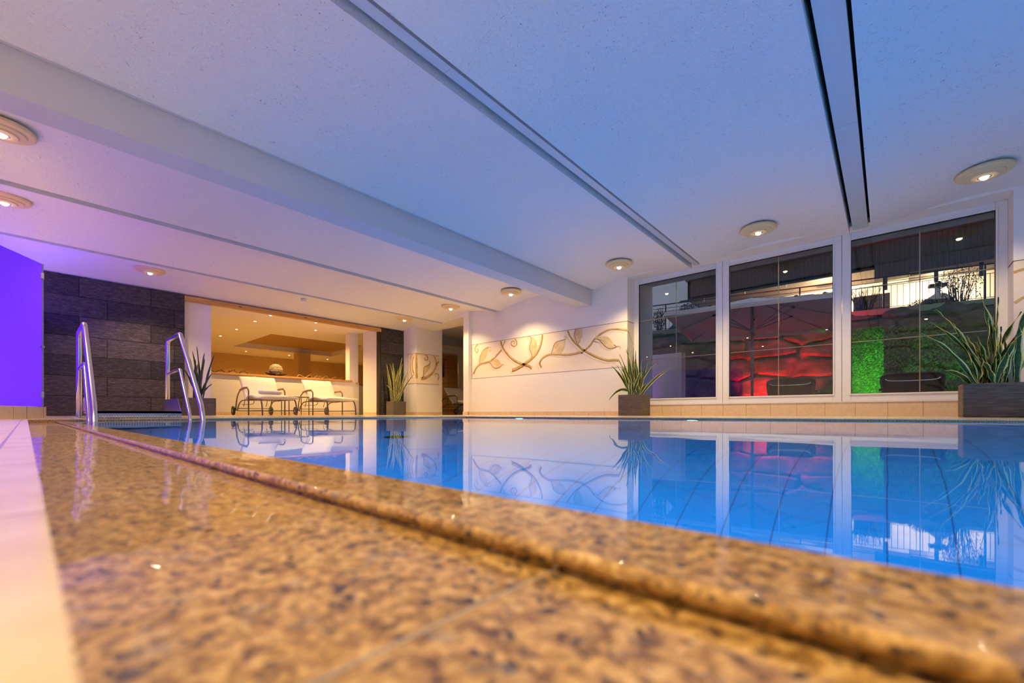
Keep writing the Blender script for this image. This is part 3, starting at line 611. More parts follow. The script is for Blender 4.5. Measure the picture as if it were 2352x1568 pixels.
# ------------------------------------------------------------------ hall downlights
def disc_lamp(label):
    t = thing('ceiling_lamp', label, 'ceiling lamp', (0,0,0), 0, 'round downlights of the pool hall')
    MB().lathe([(.02,.07),(.20,.07),(.205,.06),(.205,.045),(.195,.035),(.150,.032),(.146,.020),(.100,.016),(.096,.004),(.058,0),(.045,.004),(.043,.02),(.02,.022)], seg=40).build('plaster_disc', M['disc'], t)
    MB().lathe([(.030,.004),(.047,-.002),(.050,.003),(.040,.012)], seg=28, cap=False).build('lamp_ring', M['steel_dull'], t)
    MB().lathe([(.0005,-.022),(.018,-.019),(.030,-.008),(.033,.004),(.033,.012),(.0005,.012)], seg=20, cap=False).build('lamp_lens', M['lens'], t)
    return t
base_lamp = disc_lamp('round stepped downlight nearest the camera at upper right, above the third window')
LZ = 2.385
spots = [(.73,6.30,'stepped round ceiling lamp above the third window, largest at upper right'),(-1.26,6.30,'stepped round ceiling lamp above the second window'),(-3.24,6.30,'stepped round ceiling lamp above the mural end beside the first window'),
 (-5.58,6.32,'stepped round ceiling lamp above the painted mural, just left of the ceiling beam'),(-7.37,6.30,'stepped round ceiling lamp in front of the narrow white pilaster'),(-9.15,6.30,'stepped round ceiling lamp above the stone wall strip and its planter'),
 (-9.28,1.37,'stepped round ceiling lamp above the left slate wall, glowing in violet light'),(-7.42,-.16,'lower of the two ceiling lamps cut by the left picture edge'),(-5.62,-.14,'upper of the two ceiling lamps cut by the left picture edge')]
for i, (x, y, lb) in enumerate(spots):
    o = base_lamp if i == 0 else copy_tree(base_lamp)
    o.location = (x, y, LZ); o['label'] = lb
    L = add_light('lamp_light', 'SPOT', (x,y,LZ-.04), P_DOWN if y > 1 else P_DOWN_NEAR, WARM, spot=125, blend=.8, radius=.03)
    L.parent = o; L.location = (0,0,-.05)
# lamps of the near row that stand outside the frame (the room's own row of downlights)
for x, w_ in ((-3.24,'first'),(-1.26,'second'),(.73,'third'),(2.6,'last')):
    o = copy_tree(base_lamp, (x,-.15,LZ), label='stepped ceiling lamp over the near pool edge, %s of four beyond the beam' % w_)
    L = add_light('lamp_light', 'SPOT', (0,0,-.05), P_DOWN_NEAR, WARM, spot=125, blend=.8, radius=.03); L.parent = o
for x, w_ in ((-7.42,'first'),(-5.6,'second'),(-3.24,'third'),(-1.26,'last')):  # extra row added out of view to warm the upper-left ceiling
    o = copy_tree(base_lamp, (x,-2.3,LZ), label='added stepped ceiling lamp behind the camera to warm the ceiling, %s of four from the cabin' % w_)
    L = add_light('lamp_light', 'SPOT', (0,0,-.05), P_DOWN_NEAR*1.6, WARM, spot=125, blend=.8, radius=.03); L.parent = o
# smoke detector
t = thing('smoke_detector', 'small white smoke detector on the ceiling in front of the pine beam', 'smoke detector', (-9.2,3.84,2.40))
MB().lathe([(.0,.035),(.055,.035),(.055,.018),(.045,.012),(.042,-.004),(.03,-.014),(.0,-.016)], seg=28, cap=False).build('housing', M['white_plastic'], t, smooth=True)
MB().lathe([(.0435,.0),(.0445,.002),(.0445,.009),(.0435,.011)], seg=28, cap=False).build('sensor_slot', M['steel_dull'], t)
# tiny lamp seen on the ceiling rail
# small recessed spots of alcove and far room
AS = [(-11.76,3.74,'recessed spot lamp left of centre in the front alcove ceiling'),(-11.78,5.24,'recessed spot lamp in the alcove ceiling near the white post'),(-13.27,3.77,'recessed spot lamp left of the ceiling recess, front of its row'),(-14.74,3.77,'recessed spot lamp at the far left of the alcove ceiling'),(-17.66,5.32,'recessed spot lamp beyond the recess, left of the far pillar'),(-17.60,6.80,'recessed spot lamp beyond the recess beside the far pillar'),(-17.66,8.35,'recessed spot lamp beyond the recess, right of the far pillar')]
def small_spot():
    t = thing('recessed_spot', 'x', 'spot lamp', (0,0,0), 0, 'small recessed spots of the warm room')
    MB().lathe([(.028,-.001),(.045,-.004),(.048,.003),(.028,.006)], seg=20, cap=False).build('spot_ring', M['white_plastic'], t)
    MB().lathe([(.0005,-.001),(.030,-.001),(.030,.004),(.0005,.004)], seg=18).build('spot_lens', M['smalllens'], t)
    return t
s0 = small_spot()
for i, (x, y, lb) in enumerate(AS):
    o = s0 if i == 0 else copy_tree(s0); o.location = (x,y,2.322); o['label'] = lb
    L = add_light('spot_light', 'SPOT', (0,0,-.01), P_ALCOVE*(1.0 if x > -12 else .26), (1.0,.36,.02) if x < -12 else (1.0,.60,.19), spot=140, blend=.9, radius=.03, parent=o)

for y, e_, w_ in ((3.75,.8,'left'),(4.8,.95,'right')):
    o = copy_tree(s0, (-10.78,y,2.320), label='recessed spot lamp hidden behind the pine beam, above the %s lounger' % w_)
    L = add_light('spot_light', 'SPOT', (0,0,-.01), P_ALCOVE*e_, (1.0,.66,.28), spot=150, blend=.9, radius=.03, parent=o)

# ------------------------------------------------------------------ pool ladder with handrails
lad = thing('pool_ladder', 'stainless steel pool ladder with two tall handrails and a perforated top step', 'pool ladder', (-6.5,.8,0))
def lpart(b, name, m_, parent=lad, **k):
    o = b.build(name, m_, parent, **k); o.matrix_parent_inverse = lad.matrix_basis.inverted() if parent is lad else Matrix(); return o
for (Y, zt_, sgn) in ((.40,.965,1),(1.205,.975,-1)):
    X0, X1, X2 = -6.98, -6.27, -5.28 
    b = MB(); b.tube([(X0,Y,-.02),(X0,Y,zt_-.06),(X0+.01,Y,zt_-.02),(X0+.05,Y,zt_),(X1-.04,Y,zt_+.005),(X1,Y,zt_-.01),(X1+.03,Y,zt_-.05),(X2-.10,Y,.12),(X2,Y,-.09),(X2+.02,Y,-.3),(X2+.02,Y,-.85)], .024, seg=14)
    hr = lpart(b, 'handrail', M['steel'], smooth=True)
    b = MB(); b.tube([(X0,Y,.545),(X0+.4,Y,.555),(X1-.06,Y,.56),(X1-.02,Y,.55),(X1,Y,.51),(X1+.40,Y,.05),(X1+.47,Y,-.1),(X1+.48,Y,-.5)], .017, seg=12)
    o = b.build('inner_rail', M['steel'], hr, smooth=True)
    b = MB(); b.prism([(X0+.01,Y+.03*sgn,.055),(X0+.02,Y+.03*sgn,.215),(X1-.02,Y+.03*sgn,.215),(X1+.16,Y+.03*sgn,.055)], (0,.006,0))
    lpart(b, 'side_plate', M['steel'])
    b = MB(); b.lathe([(.024,0),(.05,0),(.05,.008),(.03,.014),(.024,.014)], X0, Y, seg=20); o = lpart(b, 'base_flange', M['steel_dull']); o.location.z = -.012
# top tread box with perforated front
b = MB(); b.box(-6.92,-6.115,.43,1.185,.038,.062); b.box(-6.125,-6.115,.43,1.185,.018,.062)
lpart(b, 'tread', M['steel_dull'])
b = MB(); ny, nz = 36, 3; cw = .755/ny; 
for j in range(nz):
    for i in range(ny):
        y0 = .43+i*cw; z0 = .018-(j+1)*cw; cy_, cz_ = y0+cw/2, z0+cw/2; n0 = len(b.v); rr = cw*.36
        sq = [(0,-.5),(.5,-.5),(.5,0),(.5,.5),(0,.5),(-.5,.5),(-.5,0),(-.5,-.5)]
        for k, (a_, c_) in enumerate(sq): b.v.append((-6.12, cy_+a_*cw, cz_+c_*cw))
        for k, (a_, c_) in enumerate(sq):
            th = math.atan2(c_, a_); b.v.append((-6.12, cy_+rr*math.cos(th), cz_+rr*math.sin(th)))
        for k in range(8): b.f.append([n0+k, n0+(k+1)%8, n0+8+(k+1)%8, n0+8+k])
o = lpart(b, 'perforated_front', M['steel_dull']); md = o.modifiers.new('s','SOLIDIFY'); md.thickness = .003
for k, (xx, zz) in enumerate(((-5.85,-.28),(-5.72,-.53),(-5.60,-.78))):
    b = MB(); b.box(xx-.12,xx+.12,.43,1.185,zz,zz+.02); lpart(b, 'tread', M['steel_dull'])

# ------------------------------------------------------------------ violet-lit glass cabin
A = Vector((-6.54,.11,0)); Bp = Vector((-6.09,-.16,0)); dr = (Bp-A).normalized(); nr = Vector((-dr.y, dr.x, 0))
cab = thing('shower_cabin', 'violet-lit satin glass shower cabin with low tiled plinth at the left edge', 'shower cabin', tuple(A))
def cpart(b, name, m_, parent=None, **k):
    o = b.build(name, m_, parent or cab, **k)
    if parent is None: o.matrix_parent_inverse = cab.matrix_basis.inverted()
    return o
ang = math.atan2(dr.y, dr.x); H0, H1 = .108, 1.575
E1 = A + dr*1.5; E2 = A + dr*3.3
for p, q_ in ((A+dr*.0, E1-dr*.004),(E1+dr*.004, E2)):
    b = MB(); b.poly([(p.x,p.y,H0),(q_.x,q_.y,H0),(q_.x,q_.y,H1),(p.x,p.y,H1)]); cpart(b, 'glass_panel', M['satin'], fix=False)
C2 = Vector((-10.2,.17,0))
b = MB(); b.poly([(A.x-.01,A.y,H0),(C2.x,C2.y,H0),(C2.x,C2.y,H1),(A.x-.01,A.y,H1)]); dpan = cpart(b, 'glass_door', M['satin'], fix=False)
b = MB(); b.tube([(A.x,A.y,H0),(A.x,A.y,H1)], .008, seg=8); cpart(b, 'edge_seal', M['steel_dull'])
b = MB(); 
for s_ in (-1,1): b.lathe([(.006,0),(.012,.004),(.017,.02),(.012,.032),(.002,.034)], 0, 0, seg=14)
kn = b.build('door_knob', M['steel'], cab, smooth=True); kn.location = (.012,.004,.72); kn.rotation_euler = (R(90),0,R(80))
for z in (.2,1.42): 
    b = MB(); b.box(-.025,.02,-.012,.012,z,z+.06); h_ = b.build('hinge', M['steel_dull'], cab, bevel=.003)
b = MB(); o1 = A+nr*.03; o2 = E2+nr*.03; i1 = A-nr*.12; i2 = E2-nr*.12
b.prism([(o1.x,o1.y,EDGE),(o2.x,o2.y,EDGE),(i2.x,i2.y,EDGE),(i1.x,i1.y,EDGE)], (0,0,H0-EDGE-.004))
cpart(b, 'plinth', M['walltile'])
L = add_light('violet_lamp', 'POINT', (-9.2,-.35,1.85), P_CABIN*.5, (.05,.02,1.0), radius=.08)
lt = thing('violet_lamp', 'violet lamp post inside the glass shower cabin', 'lamp', (-9.2,-.35,2.0))
L_ = add_light('violet_lamp', 'POINT', (1.9,-.9,-1.5), P_CABIN*.38, (.12,.012,1.0), radius=.1, parent=lt)
MB().lathe([(.0,.0),(.05,.0),(.06,.03),(.06,.08),(.0,.08)], seg=20).build('lamp_body', M['steel_dull'], lt)
L.parent = lt; L.location = (0,0,-.15)
MB().lathe([(.02,-2.017),(.02,-.32)], seg=10).build('lamp_stem', M['steel_dull'], lt)

# ------------------------------------------------------------------ snake plants in planters
def leaf_mesh(base, tip, w, lean, tw=0.0, wav=0.0):
    base = Vector(base); tip = Vector(tip); mid = (base+tip)/2
    d = tip-base; hor = Vector((d.x,d.y,0)); L = d.length
    droop = d.z < .35*hor.length
    ctrl = base + hor*(.40 if not droop else .5) + Vector((0,0,(abs(d.z)*.56 + (.55 if droop else .16)*hor.length)))
    b = MB(); b.uv = []; ns = 14
    side0 = hor.cross(Vector((0,0,1))) if hor.length > .03 else Vector((ca_,sa_,0))
    side0.normalize(); 
    for i in range(ns+1):
        t = i/ns; p = base*(1-t)**2 + ctrl*2*t*(1-t) + tip*t*t; tan = ((ctrl-base)*(1-t)+(tip-ctrl)*t).normalized()
        # broad face roughly towards the viewer side of the plant
        face = Matrix.Rotation(tw + t*.5, 3, tan) @ (tan.cross(Vector((-sa_,ca_,0))).normalized())
        nn = tan.cross(face).normalized()
        prof_ = (0.55+.75*t) if t < .45 else max(0.0, (1-(t-.45)/.55))**.62*.89
        ww = w*prof_/2; wv = math.sin(t*17+tw*3)*wav*w
        for u, k in ((0,-1),(.25,-.5),(.5,0),(.75,.5),(1,1)):
            q = p + face*(k*ww) + nn*((abs(k)**1.5)*ww*.45 + wv*k); b.v.append(tuple(q)); b.uv.append((u,t))
    for i in range(ns):
        for k in range(4): a = i*5+k; b.f.append([a,a+1,a+6,a+5])
    return b
ca_, sa_ = math.cos(R(YAW)), math.sin(R(YAW))
def snake_plant(label, loc, size, H, tips, scale, lm, pm, width, group=None, spread=.08, extra=0, seed=1, wav=.06, pot_mat=None):
    rnd = random.Random(seed); sx_, sy_ = size
    t = thing('snake_plant', label, 'potted plant', loc, 0, group)
    b = MB(); wt = .022
    b.box(-sx_/2,sx_/2,-sy_/2,-sy_/2+wt,0,H); b.box(-sx_/2,sx_/2,sy_/2-wt,sy_/2,0,H); b.box(-sx_/2,-sx_/2+wt,-sy_/2+wt,sy_/2-wt,0,H); b.box(sx_/2-wt,sx_/2,-sy_/2+wt,sy_/2-wt,0,H); b.box(-sx_/2+wt,sx_/2-wt,-sy_/2+wt,sy_/2-wt,0,.02)
    b.build('planter', pm, t, bevel=.006)
    MB().box(-sx_/2+wt,sx_/2-wt,-sy_/2+wt,sy_/2-wt,.02,H-.03).build('soil', M['soil'], t)
    def addleaf(dx, dz, dep, w, tw):
        bx = max(-sx_*.3, min(sx_*.3, dx*.16 + rnd.uniform(-spread,spread)))
        base = Vector((bx*ca_, bx*sa_, H-.035)) + Vector((-sa_,ca_,0))*rnd.uniform(-spread,spread)
        base.x = max(-sx_*.36, min(sx_*.36, base.x)); base.y = max(-sy_*.36, min(sy_*.36, base.y))
        tip = Vector((dx*ca_, dx*sa_, H+dz)) + Vector((-sa_,ca_,0))*dep
        leaf_mesh(base, tip, w, 1.0 if abs(dx) > .7*abs(dz) else .25, tw, wav).build('leaf', lm, t, smooth=True, fix=False)
    for dx, dz in tips:
        addleaf(dx*scale, dz*scale, rnd.uniform(-.16,.10)*min(1, .5+abs(dz)), width*rnd.uniform(.8,1.15), rnd.uniform(-.5,.5))
    for _ in range(extra):
        dx = rnd.uniform(-.22,.22)*scale; addleaf(dx, rnd.uniform(.25,.6)*scale, rnd.uniform(-.15,.15), width*rnd.uniform(.7,1.05), rnd.uniform(-.9,.9))
    return t
snake_plant('snake plant with spreading yellow-edged leaves in a ribbed cube planter beside the first window', (-3.165,6.69,.002), (.39,.38), .345, TIPS_CENTRE, 1.0, M['leafm'], M['planter'], .060, 'snake plants around the pool', seed=3, extra=10)
pr = snake_plant('large snake plant in a long ribbed planter under the third window at the right edge', (.98,6.25,.002), (.84,.40), .325, [(a-.17/ .89*1.0*0+(-.0), c) for a, c in TIPS_RIGHT], .89, M['leafm'], M['planter'], .078, 'snake plants around the pool', seed=5, extra=16, spread=.09, wav=.12)
for o in pr.children:
    if o.name.startswith('leaf'): o.location = (-.20,-.03,0)
snake_plant('snake plant with dark upright leaves in a plain planter behind the right ladder handrail', (-9.73,2.15,.002), (.40,.44), .325, TIPS_ALCOVE, .94, M['leafdark'], M['planter_grey'], .055, 'snake plants around the pool', seed=9, extra=6)
snake_plant('snake plant in a grey cube planter before the narrow slate strip beside the column', (-9.865,6.53,.002), (.35,.38), .36, TIPS_STONE, 1.0, M['leafm'], M['planter_grey'], .052, 'snake plants around the pool', seed=12, extra=8)
# cut stakes in the right planter
for (dx, h, w) in ((-.09,.34,.03),(-.20,.30,.022)):
    b = MB(); b.prism([(dx-w/2,-.05,.29),(dx+w/2,-.05,.29),(dx+w/2-.01,-.05,.29+h),(dx-w/2-.012,-.05,.29+h)], (0,.006,0)); b.build('cut_leaf', M['stake'], pr)

# ------------------------------------------------------------------ loungers
def lounger(label, loc, group='cushioned wheeled loungers'):
    t = thing('sun_lounger', label, 'lounger', loc, 0, group)
    W_ = .66
    def tb(name, pts, r=.014, parent=t, m_=None, sm=5, seg=8): return MB().tube(pts, r, seg=seg, smooth=sm).build(name, m_ or M['tube'], parent, smooth=True)
    f = MB()
    for y in (0, W_):
        f.tube([(.08,y,.10),(.14,y,.20),(.30,y,.30),(.55,y,.325),(1.30,y,.33),(1.48,y,.325),(1.56,y,.26),(1.60,y,.12),(1.61,y,.0)], .014, seg=8, smooth=5)
        f.tube([(.08,y,.095),(1.58,y,.095)], .009, seg=8)
    for x, z in ((.12,.15),(1.45,.325),(.62,.325),(.9,.095),(.08,.095)): f.tube([(x,0,z),(x,W_,z)], .009, seg=8)
    f.build('frame', M['tube'], t, smooth=True)
    for y in (-.03, W_+.03):
        a_ = MB().tube([(.08,y,.10),(.10,y,.26),(.20,y,.44),(.38,y,.545),(.62,y,.575),(.82,y,.57),(.89,y,.52),(.90,y,.40),(.90,y,.0)], .014, seg=8, smooth=5).build('armrest', M['tube'], t, smooth=True)
        MB().tube([(.36,y,.548),(.5,y,.575),(.62,y,.588),(.80,y,.585)], .022, seg=8, smooth=4).build('arm_pad', M['armwood'], a_, smooth=True)
        w = MB(); ra = [(.062,-.018),(.098,-.018),(.102,0),(.098,.018),(.062,.018)]
        for r_, yy in ra:
            for k in range(24): w.v.append((r_*math.cos(k*math.pi/12), yy, r_*math.sin(k*math.pi/12)))
        for i in range(4):
            for k in range(24): w.f.append([i*24+k, i*24+(k+1)%24, (i+1)*24+(k+1)%24, (i+1)*24+k])
        w.f.append(list(range(24))); w.f.append([96+k for k in range(24)])
        wh = w.build('wheel', M['rubber'], t, smooth=False); wh.location = (0, y-(.03 if y < 0 else -.03), .102)
        h = MB(); h.tube([(0,-.022,0),(0,.022,0)], .03, seg=14); h.build('hub', M['steel_dull'], wh)
    def slab(path, th, name, m_, puff=.014):
        P = catmull([Vector((p[0],0,p[1])) for p in path], 7); m = len(P); b = MB(); sec = 12
        for i, p in enumerate(P):
            tn = (P[min(i+1,m-1)]-P[max(i-1,0)]).normalized(); nn = Vector((-tn.z,0,tn.x)); 
            e = min(i, m-1-i)/2.0; e = min(1, .45+.55*e)
            for k in range(sec):
                th_ = 2*math.pi*(k+.5)/sec; cy_ = math.copysign(abs(math.cos(th_))**.35, math.cos(th_)); cz_ = math.copysign(abs(math.sin(th_))**.6, math.sin(th_))
                q = p + nn*(cz_*th/2*e); b.v.append((q.x, W_/2+cy_*(W_/2+.035), q.z))
        for i in range(m-1):
            for k in range(sec): b.f.append([i*sec+k, i*sec+(k+1)%sec, (i+1)*sec+(k+1)%sec, (i+1)*sec+k])
        b.f.append(list(range(sec))); b.f.append([(m-1)*sec+k for k in range(sec)])
        return b.build(name, m_, t, smooth=True)
    slab([(.64,.345),(.85,.41),(1.05,.405),(1.3,.365),(1.50,.355),(1.66,.36)], .07, 'seat_cushion', M['cushion'])
    slab([(.72,.34),(.60,.45),(.47,.60),(.38,.72),(.27,.85)], .065, 'back_cushion', M['cushion'])
    f = MB()
    for y in (.02, W_-.02): f.tube([(.70,y,.31),(.43,y,.60),(.20,y,.87)], .011, seg=8)
    f.tube([(.20,.02,.87),(.20,W_-.02,.87)], .011, seg=8); f.tube([(.16,.1,.20),(.40,.1,.60)], .008, seg=6); f.tube([(.16,W_-.1,.20),(.40,W_-.1,.60)], .008, seg=6)
    f.build('backrest_frame', M['tube'], t, smooth=True)
    MB().tube([(.2,.05,.24),(.5,.05,.235),(.9,.05,.24),(.98,.05,.31)], .007, seg=6, smooth=4).build('brace', M['tube'], t, smooth=True)
    return t
l1 = lounger('cream lounger with a rolled towel on it, left of the two in the alcove', (-11.0,3.12,.002))
l2 = copy_tree(l1, (-11.0,4.46,.002), label='cream lounger without a towel, right of the two in the alcove')
l3 = copy_tree(l1, (-10.72,8.68,.002), label='grey-looking lounger in the dim side room between column and pilaster')
l3.location = (-10.72,8.68,.002)
t = thing('folded_towel', 'white rolled towel lying on the seat of the left alcove lounger', 'towel', (-10.02,3.48,.462))
b = MB(); b.tube([(0,-.22,.035),(0,-.1,.037),(0,.1,.036),(0,.22,.035)], lambda q: .043 if .02 < q < .98 else .034, seg=16, smooth=3)
b.build('towel_roll', M['towel'], t, smooth=True)
b = MB(); b.tube([(.07,-.20,.028),(.07,0,.03),(.07,.20,.028)], lambda q: .034, seg=14, smooth=3); b.build('towel_fold', M['towel'], t, smooth=True)
# side table between the loungers
t = thing('side_table', 'low square side table with thin metal legs between the two alcove loungers', 'table', (-10.5,3.89,.002))
f = MB()
for x in (0,.42):
    for y in (0,.44): 
        MB().tube([(x,y,0),(x,y,.42)], .010, seg=8).build('leg', M['tube'], t, smooth=True)
f.tube([(0,0,.42),(.42,0,.42),(.42,.44,.42),(0,.44,.42),(0,0,.42)], .009, seg=8); f.build('table_frame', M['tube'], t)
MB().box(.005,.415,.005,.435,.405,.413).build('table_top', M['tealglass'], t)

# vase and bowl on the shelf, driftwood garlands
t = thing('ceramic_vase', 'round pierced ceramic vase standing in the dark bowl on the pine shelf', 'vase', (-11.46,4.11,.992))
MB().lathe([(.0,.0),(.06,0),(.105,.03),(.14,.075),(.155,.13),(.15,.18),(.125,.225),(.09,.25),(.075,.262),(.078,.275),(.055,.275),(.05,.255),(.0,.25)], seg=36, cap=False).build('vase_body', M['vasem'], t, smooth=True)
b = MB()
for z, r_ in ((.10,.152),(.20,.142),(.232,.118)): b.lathe([(r_-.002,z-.008),(r_+.008,z-.004),(r_+.008,z+.004),(r_-.002,z+.008)], seg=32, cap=False)
b.build('raised_bands', M['vasem'], t)
b = MB(); rr_ = random.Random(2)
for k in range(46):
    th = rr_.uniform(-.6, .9); zz = rr_.uniform(.06,.145); rad = .125+.03*(1-abs(zz-.12)/.07); x, y = rad*math.cos(th), rad*math.sin(th)
    b.box(x,x+.006,y-.004,y+.004,zz-.005,zz+.005)
b.build('pierced_dots', M['darkplate'], t)
t = thing('wooden_bowl', 'dark boat-shaped wooden bowl under the round vase on the pine shelf', 'bowl', (-11.46,4.12,.977))
b = MB()
def bowl(u, v):
    th = v*2*math.pi; r_ = u; x = .10*r_*math.cos(th); y = .27*r_*math.sin(th); z = .005+.05*(r_**3)+ (.02*abs(math.sin(th))**3 if r_ > .9 else 0); return (x,y,z)
b.grid(bowl, 8, 32); o = b.build('bowl_shell', M['darkplate'], t, smooth=True); md = o.modifiers.new('s','SOLIDIFY'); md.thickness = .008
def garland(y0, y1, label, seed, mt=None):
    rnd = random.Random(seed); t = thing('driftwood_garland', label, 'decoration', (-11.45,y0,.977), 0, 'driftwood on the pine shelf')
    pts = []; n_ = int((y1-y0)/.055)
    for i in range(n_+1): pts.append((rnd.uniform(-.02,.02), i*(y1-y0)/n_, .012 + (.055 if i%4 in (1,2) else .0)*rnd.uniform(.6,1.2)))
    MB().tube(pts, lambda q: .010*(1-.6*q)+.002*math.sin(q*40), seg=7, smooth=4).build('main_twig', mt or M['driftwood'], t, smooth=True)
    b = MB()
    for i in range(0, n_, 2):
        p = Vector(pts[i]); b.tube([p, p+Vector((rnd.uniform(-.02,.02), rnd.uniform(-.03,.05), rnd.uniform(.02,.05))), p+Vector((rnd.uniform(-.02,.02), rnd.uniform(.02,.08), rnd.uniform(.0,.04)))], .004, seg=5, smooth=3)
    b.build('side_twigs', mt or M['driftwood'], t, smooth=True)
garland(2.62, 3.66, 'wavy dark driftwood garland on the pine shelf left of the vase', 4, M['twig'])
garland(4.62, 5.86, 'wavy pale driftwood garland on the pine shelf right of the vase', 8)

# curtain in the warm room behind the side-room glass
t = thing('hanging_curtain', 'orange-brown curtain hanging from a rod behind the glass of the side room', 'curtain', (-12.0,8.6,1.35))
def cur(u, v): return (.03*math.sin(u*46), u*1.35, v*.62 - 0)
MB().grid(cur, 90, 2).build('cloth', M['curtain'], t, fix=False)
MB().tube([(0,-.1,.64),(0,1.5,.64)], .012, seg=8).build('curtain_rod', M['blackmetal'], t)
b = MB(); b.box(-12.9,-12.8,8.0,11.6,0,2.3); struct(b.build('trim_14', M['sauna']))
t = thing('dark_figurine', 'tall slim dark vase standing behind the glass of the side room', 'vase', (-12.3,9.62,.0))
MB().lathe([(.0,0),(.10,0),(.13,.25),(.10,.6),(.05,.95),(.035,1.15),(.05,1.3),(.0,1.3)], seg=24, cap=False).build('vase_body', M['blackmetal'], t, smooth=True)
t2 = add_light('side_room_lamp', 'SPOT', (-12.2,9.4,2.3), 45, (1,.58,.2), spot=150, blend=.8, radius=.05)
lt = thing('recessed_spot', 'recessed spot lamp in the warm room behind the side-room glass', 'spot lamp', (-12.2,9.4,2.33), 0, 'small recessed spots of the warm room')
MB().lathe([(.028,-.001),(.045,-.004),(.048,.003),(.028,.006)], seg=20, cap=False).build('spot_ring', M['white_plastic'], lt); t2.parent = lt; t2.location = (0,0,-.02)

# ------------------------------------------------------------------ outside: terrace, rock wall, parasol, house
EA = R(10.6); ex = Vector((math.cos(EA), math.sin(EA), 0)); ey = Vector((-math.sin(EA), math.cos(EA), 0))
def OB(name, label, cat, o=(-.08,18.3,0), group=None): return thing(name, label, cat, o, EA, group)
b = MB(); b.poly([(-14,7.86,-.02),(8,7.86,-.02),(10,21,-.02),(-14,21,-.02)]); M['paving'] = mat('grey_terrace_paving', (.22,.19,.17), .8); struct(b.build('ground', M['paving'], fix=False))
# rock retaining wall : battered face with big boulders
rw = OB('retaining_wall', 'rough boulder retaining wall lit red and green behind the windows', 'rock wall')
def cellrock(x, z):
    best = 9; sec = 9; cid = 0
    gx, gz = x/1.25, z/.62
    for i in range(-1,2):
        for j in range(-1,2):
            cx_, cz_ = math.floor(gx)+i, math.floor(gz)+j
            h = noise.cell_vector(Vector((cx_, cz_, 3.3))); px_, pz_ = cx_+.2+.6*h.x, cz_+.2+.6*h.y
            d = math.hypot(gx-px_, (gz-pz_))
            if d < best: sec = best; best = d; cid = h.z
            elif d < sec: sec = d
    return best, sec-best, cid
def rockf(u, v):
    x = -9+ u*14.5; z = v*3.37; d1, gap, cid = cellrock(x, z)
    batter = -4.4*(1-v)**1.15
    bulge = min(gap*2.6, .5)*.42 + .14*(cid-.5)
    nz_ = noise.fractal(Vector((x*1.6, z*1.9, 2)), .8, 2.1, 5)*.10
    return (x, batter - bulge - nz_, z + (nz_*.3 if v > .97 else 0))
MB().grid(rockf, 260, 80).build('rock_face', M['rock'], rw, smooth=True, fix=False)
MB().box(-9,5.5,-.3,4,3.2,3.38).build('bank_top', M['paving'], rw)
# smooth plaster wing left of the boulders
b = MB(); b.box(-9.5,-4.0,11.2,11.5,0,1.62); tag(b.build('garden_wall', M['render']), 'low smooth plaster garden wall in front of the boulders, left window', 'wall')
# hedge column and moss
def foliage(b, cx, cy_, cz, rx, ry, rz, n_, s_, rnd, shell=True):
    for _ in range(n_):
        while True:
            p = Vector((rnd.uniform(-1,1), rnd.uniform(-1,1), rnd.uniform(-1,1)))
            if p.length < 1: break
        q = Vector((cx+p.x*rx, cy_+p.y*ry, cz+p.z*rz)); a = Vector((rnd.uniform(-1,1),rnd.uniform(-1,1),rnd.uniform(-1,1))).normalized(); c = a.orthogonal().normalized(); dd = a.cross(c)
        s = s_*rnd.uniform(.6,1.3); n0 = len(b.v)
        b.v += [tuple(q-c*s), tuple(q+dd*s*.5), tuple(q+c*s), tuple(q-dd*s*.5)]; b.f.append([n0,n0+1,n0+2,n0+3])
rnd = random.Random(21)
t = thing('ivy_hedge', 'bright green lit leafy hedge block behind the third window', 'hedge', (-.42,12.7,0))
b = MB()
for k in range(9000):
    x = rnd.uniform(-.36,.36); z = rnd.uniform(0,1.98); y = -.12+rnd.uniform(-.05,.08); a = Vector((rnd.uniform(-1,1),rnd.uniform(-2,0),rnd.uniform(-.6,1))).normalized(); c = a.orthogonal().normalized(); dd = a.cross(c); s = rnd.uniform(.012,.028); q = Vector((x,y,z)); n0 = len(b.v)
    b.v += [tuple(q-c*s), tuple(q+dd*s*.6), tuple(q+c*s), tuple(q-dd*s*.6)]; b.f.append([n0,n0+1,n0+2,n0+3])
b.build('foliage', M['greenleaf'], t, fix=False); MB().box(-.36,.36,-.1,.45,0,1.96).build('hedge_core', M['darkleaf'], t)
# moss cushions on the boulders, right part
b = MB()
for k in range(7000):
    u = rnd.uniform(.52,.80); v = rnd.uniform(.02,.80); p = Vector(rockf(u, v)); 
    if noise.noise(Vector((p.x*.8, p.z*1.1, 5))) < -.02: continue
    p += Vector((0,-.03,0)); a = Vector((rnd.uniform(-1,1),rnd.uniform(-2,0),rnd.uniform(0,1))).normalized(); c = a.orthogonal().normalized(); dd = a.cross(c); s = rnd.uniform(.02,.05); n0 = len(b.v)
    b.v += [tuple(p-c*s), tuple(p+dd*s*.6), tuple(p+c*s), tuple(p-dd*s*.6)]; b.f.append([n0,n0+1,n0+2,n0+3])
o = b.build('moss_growth', M['greenleaf'], rw, fix=False); o['kind'] = 'stuff'
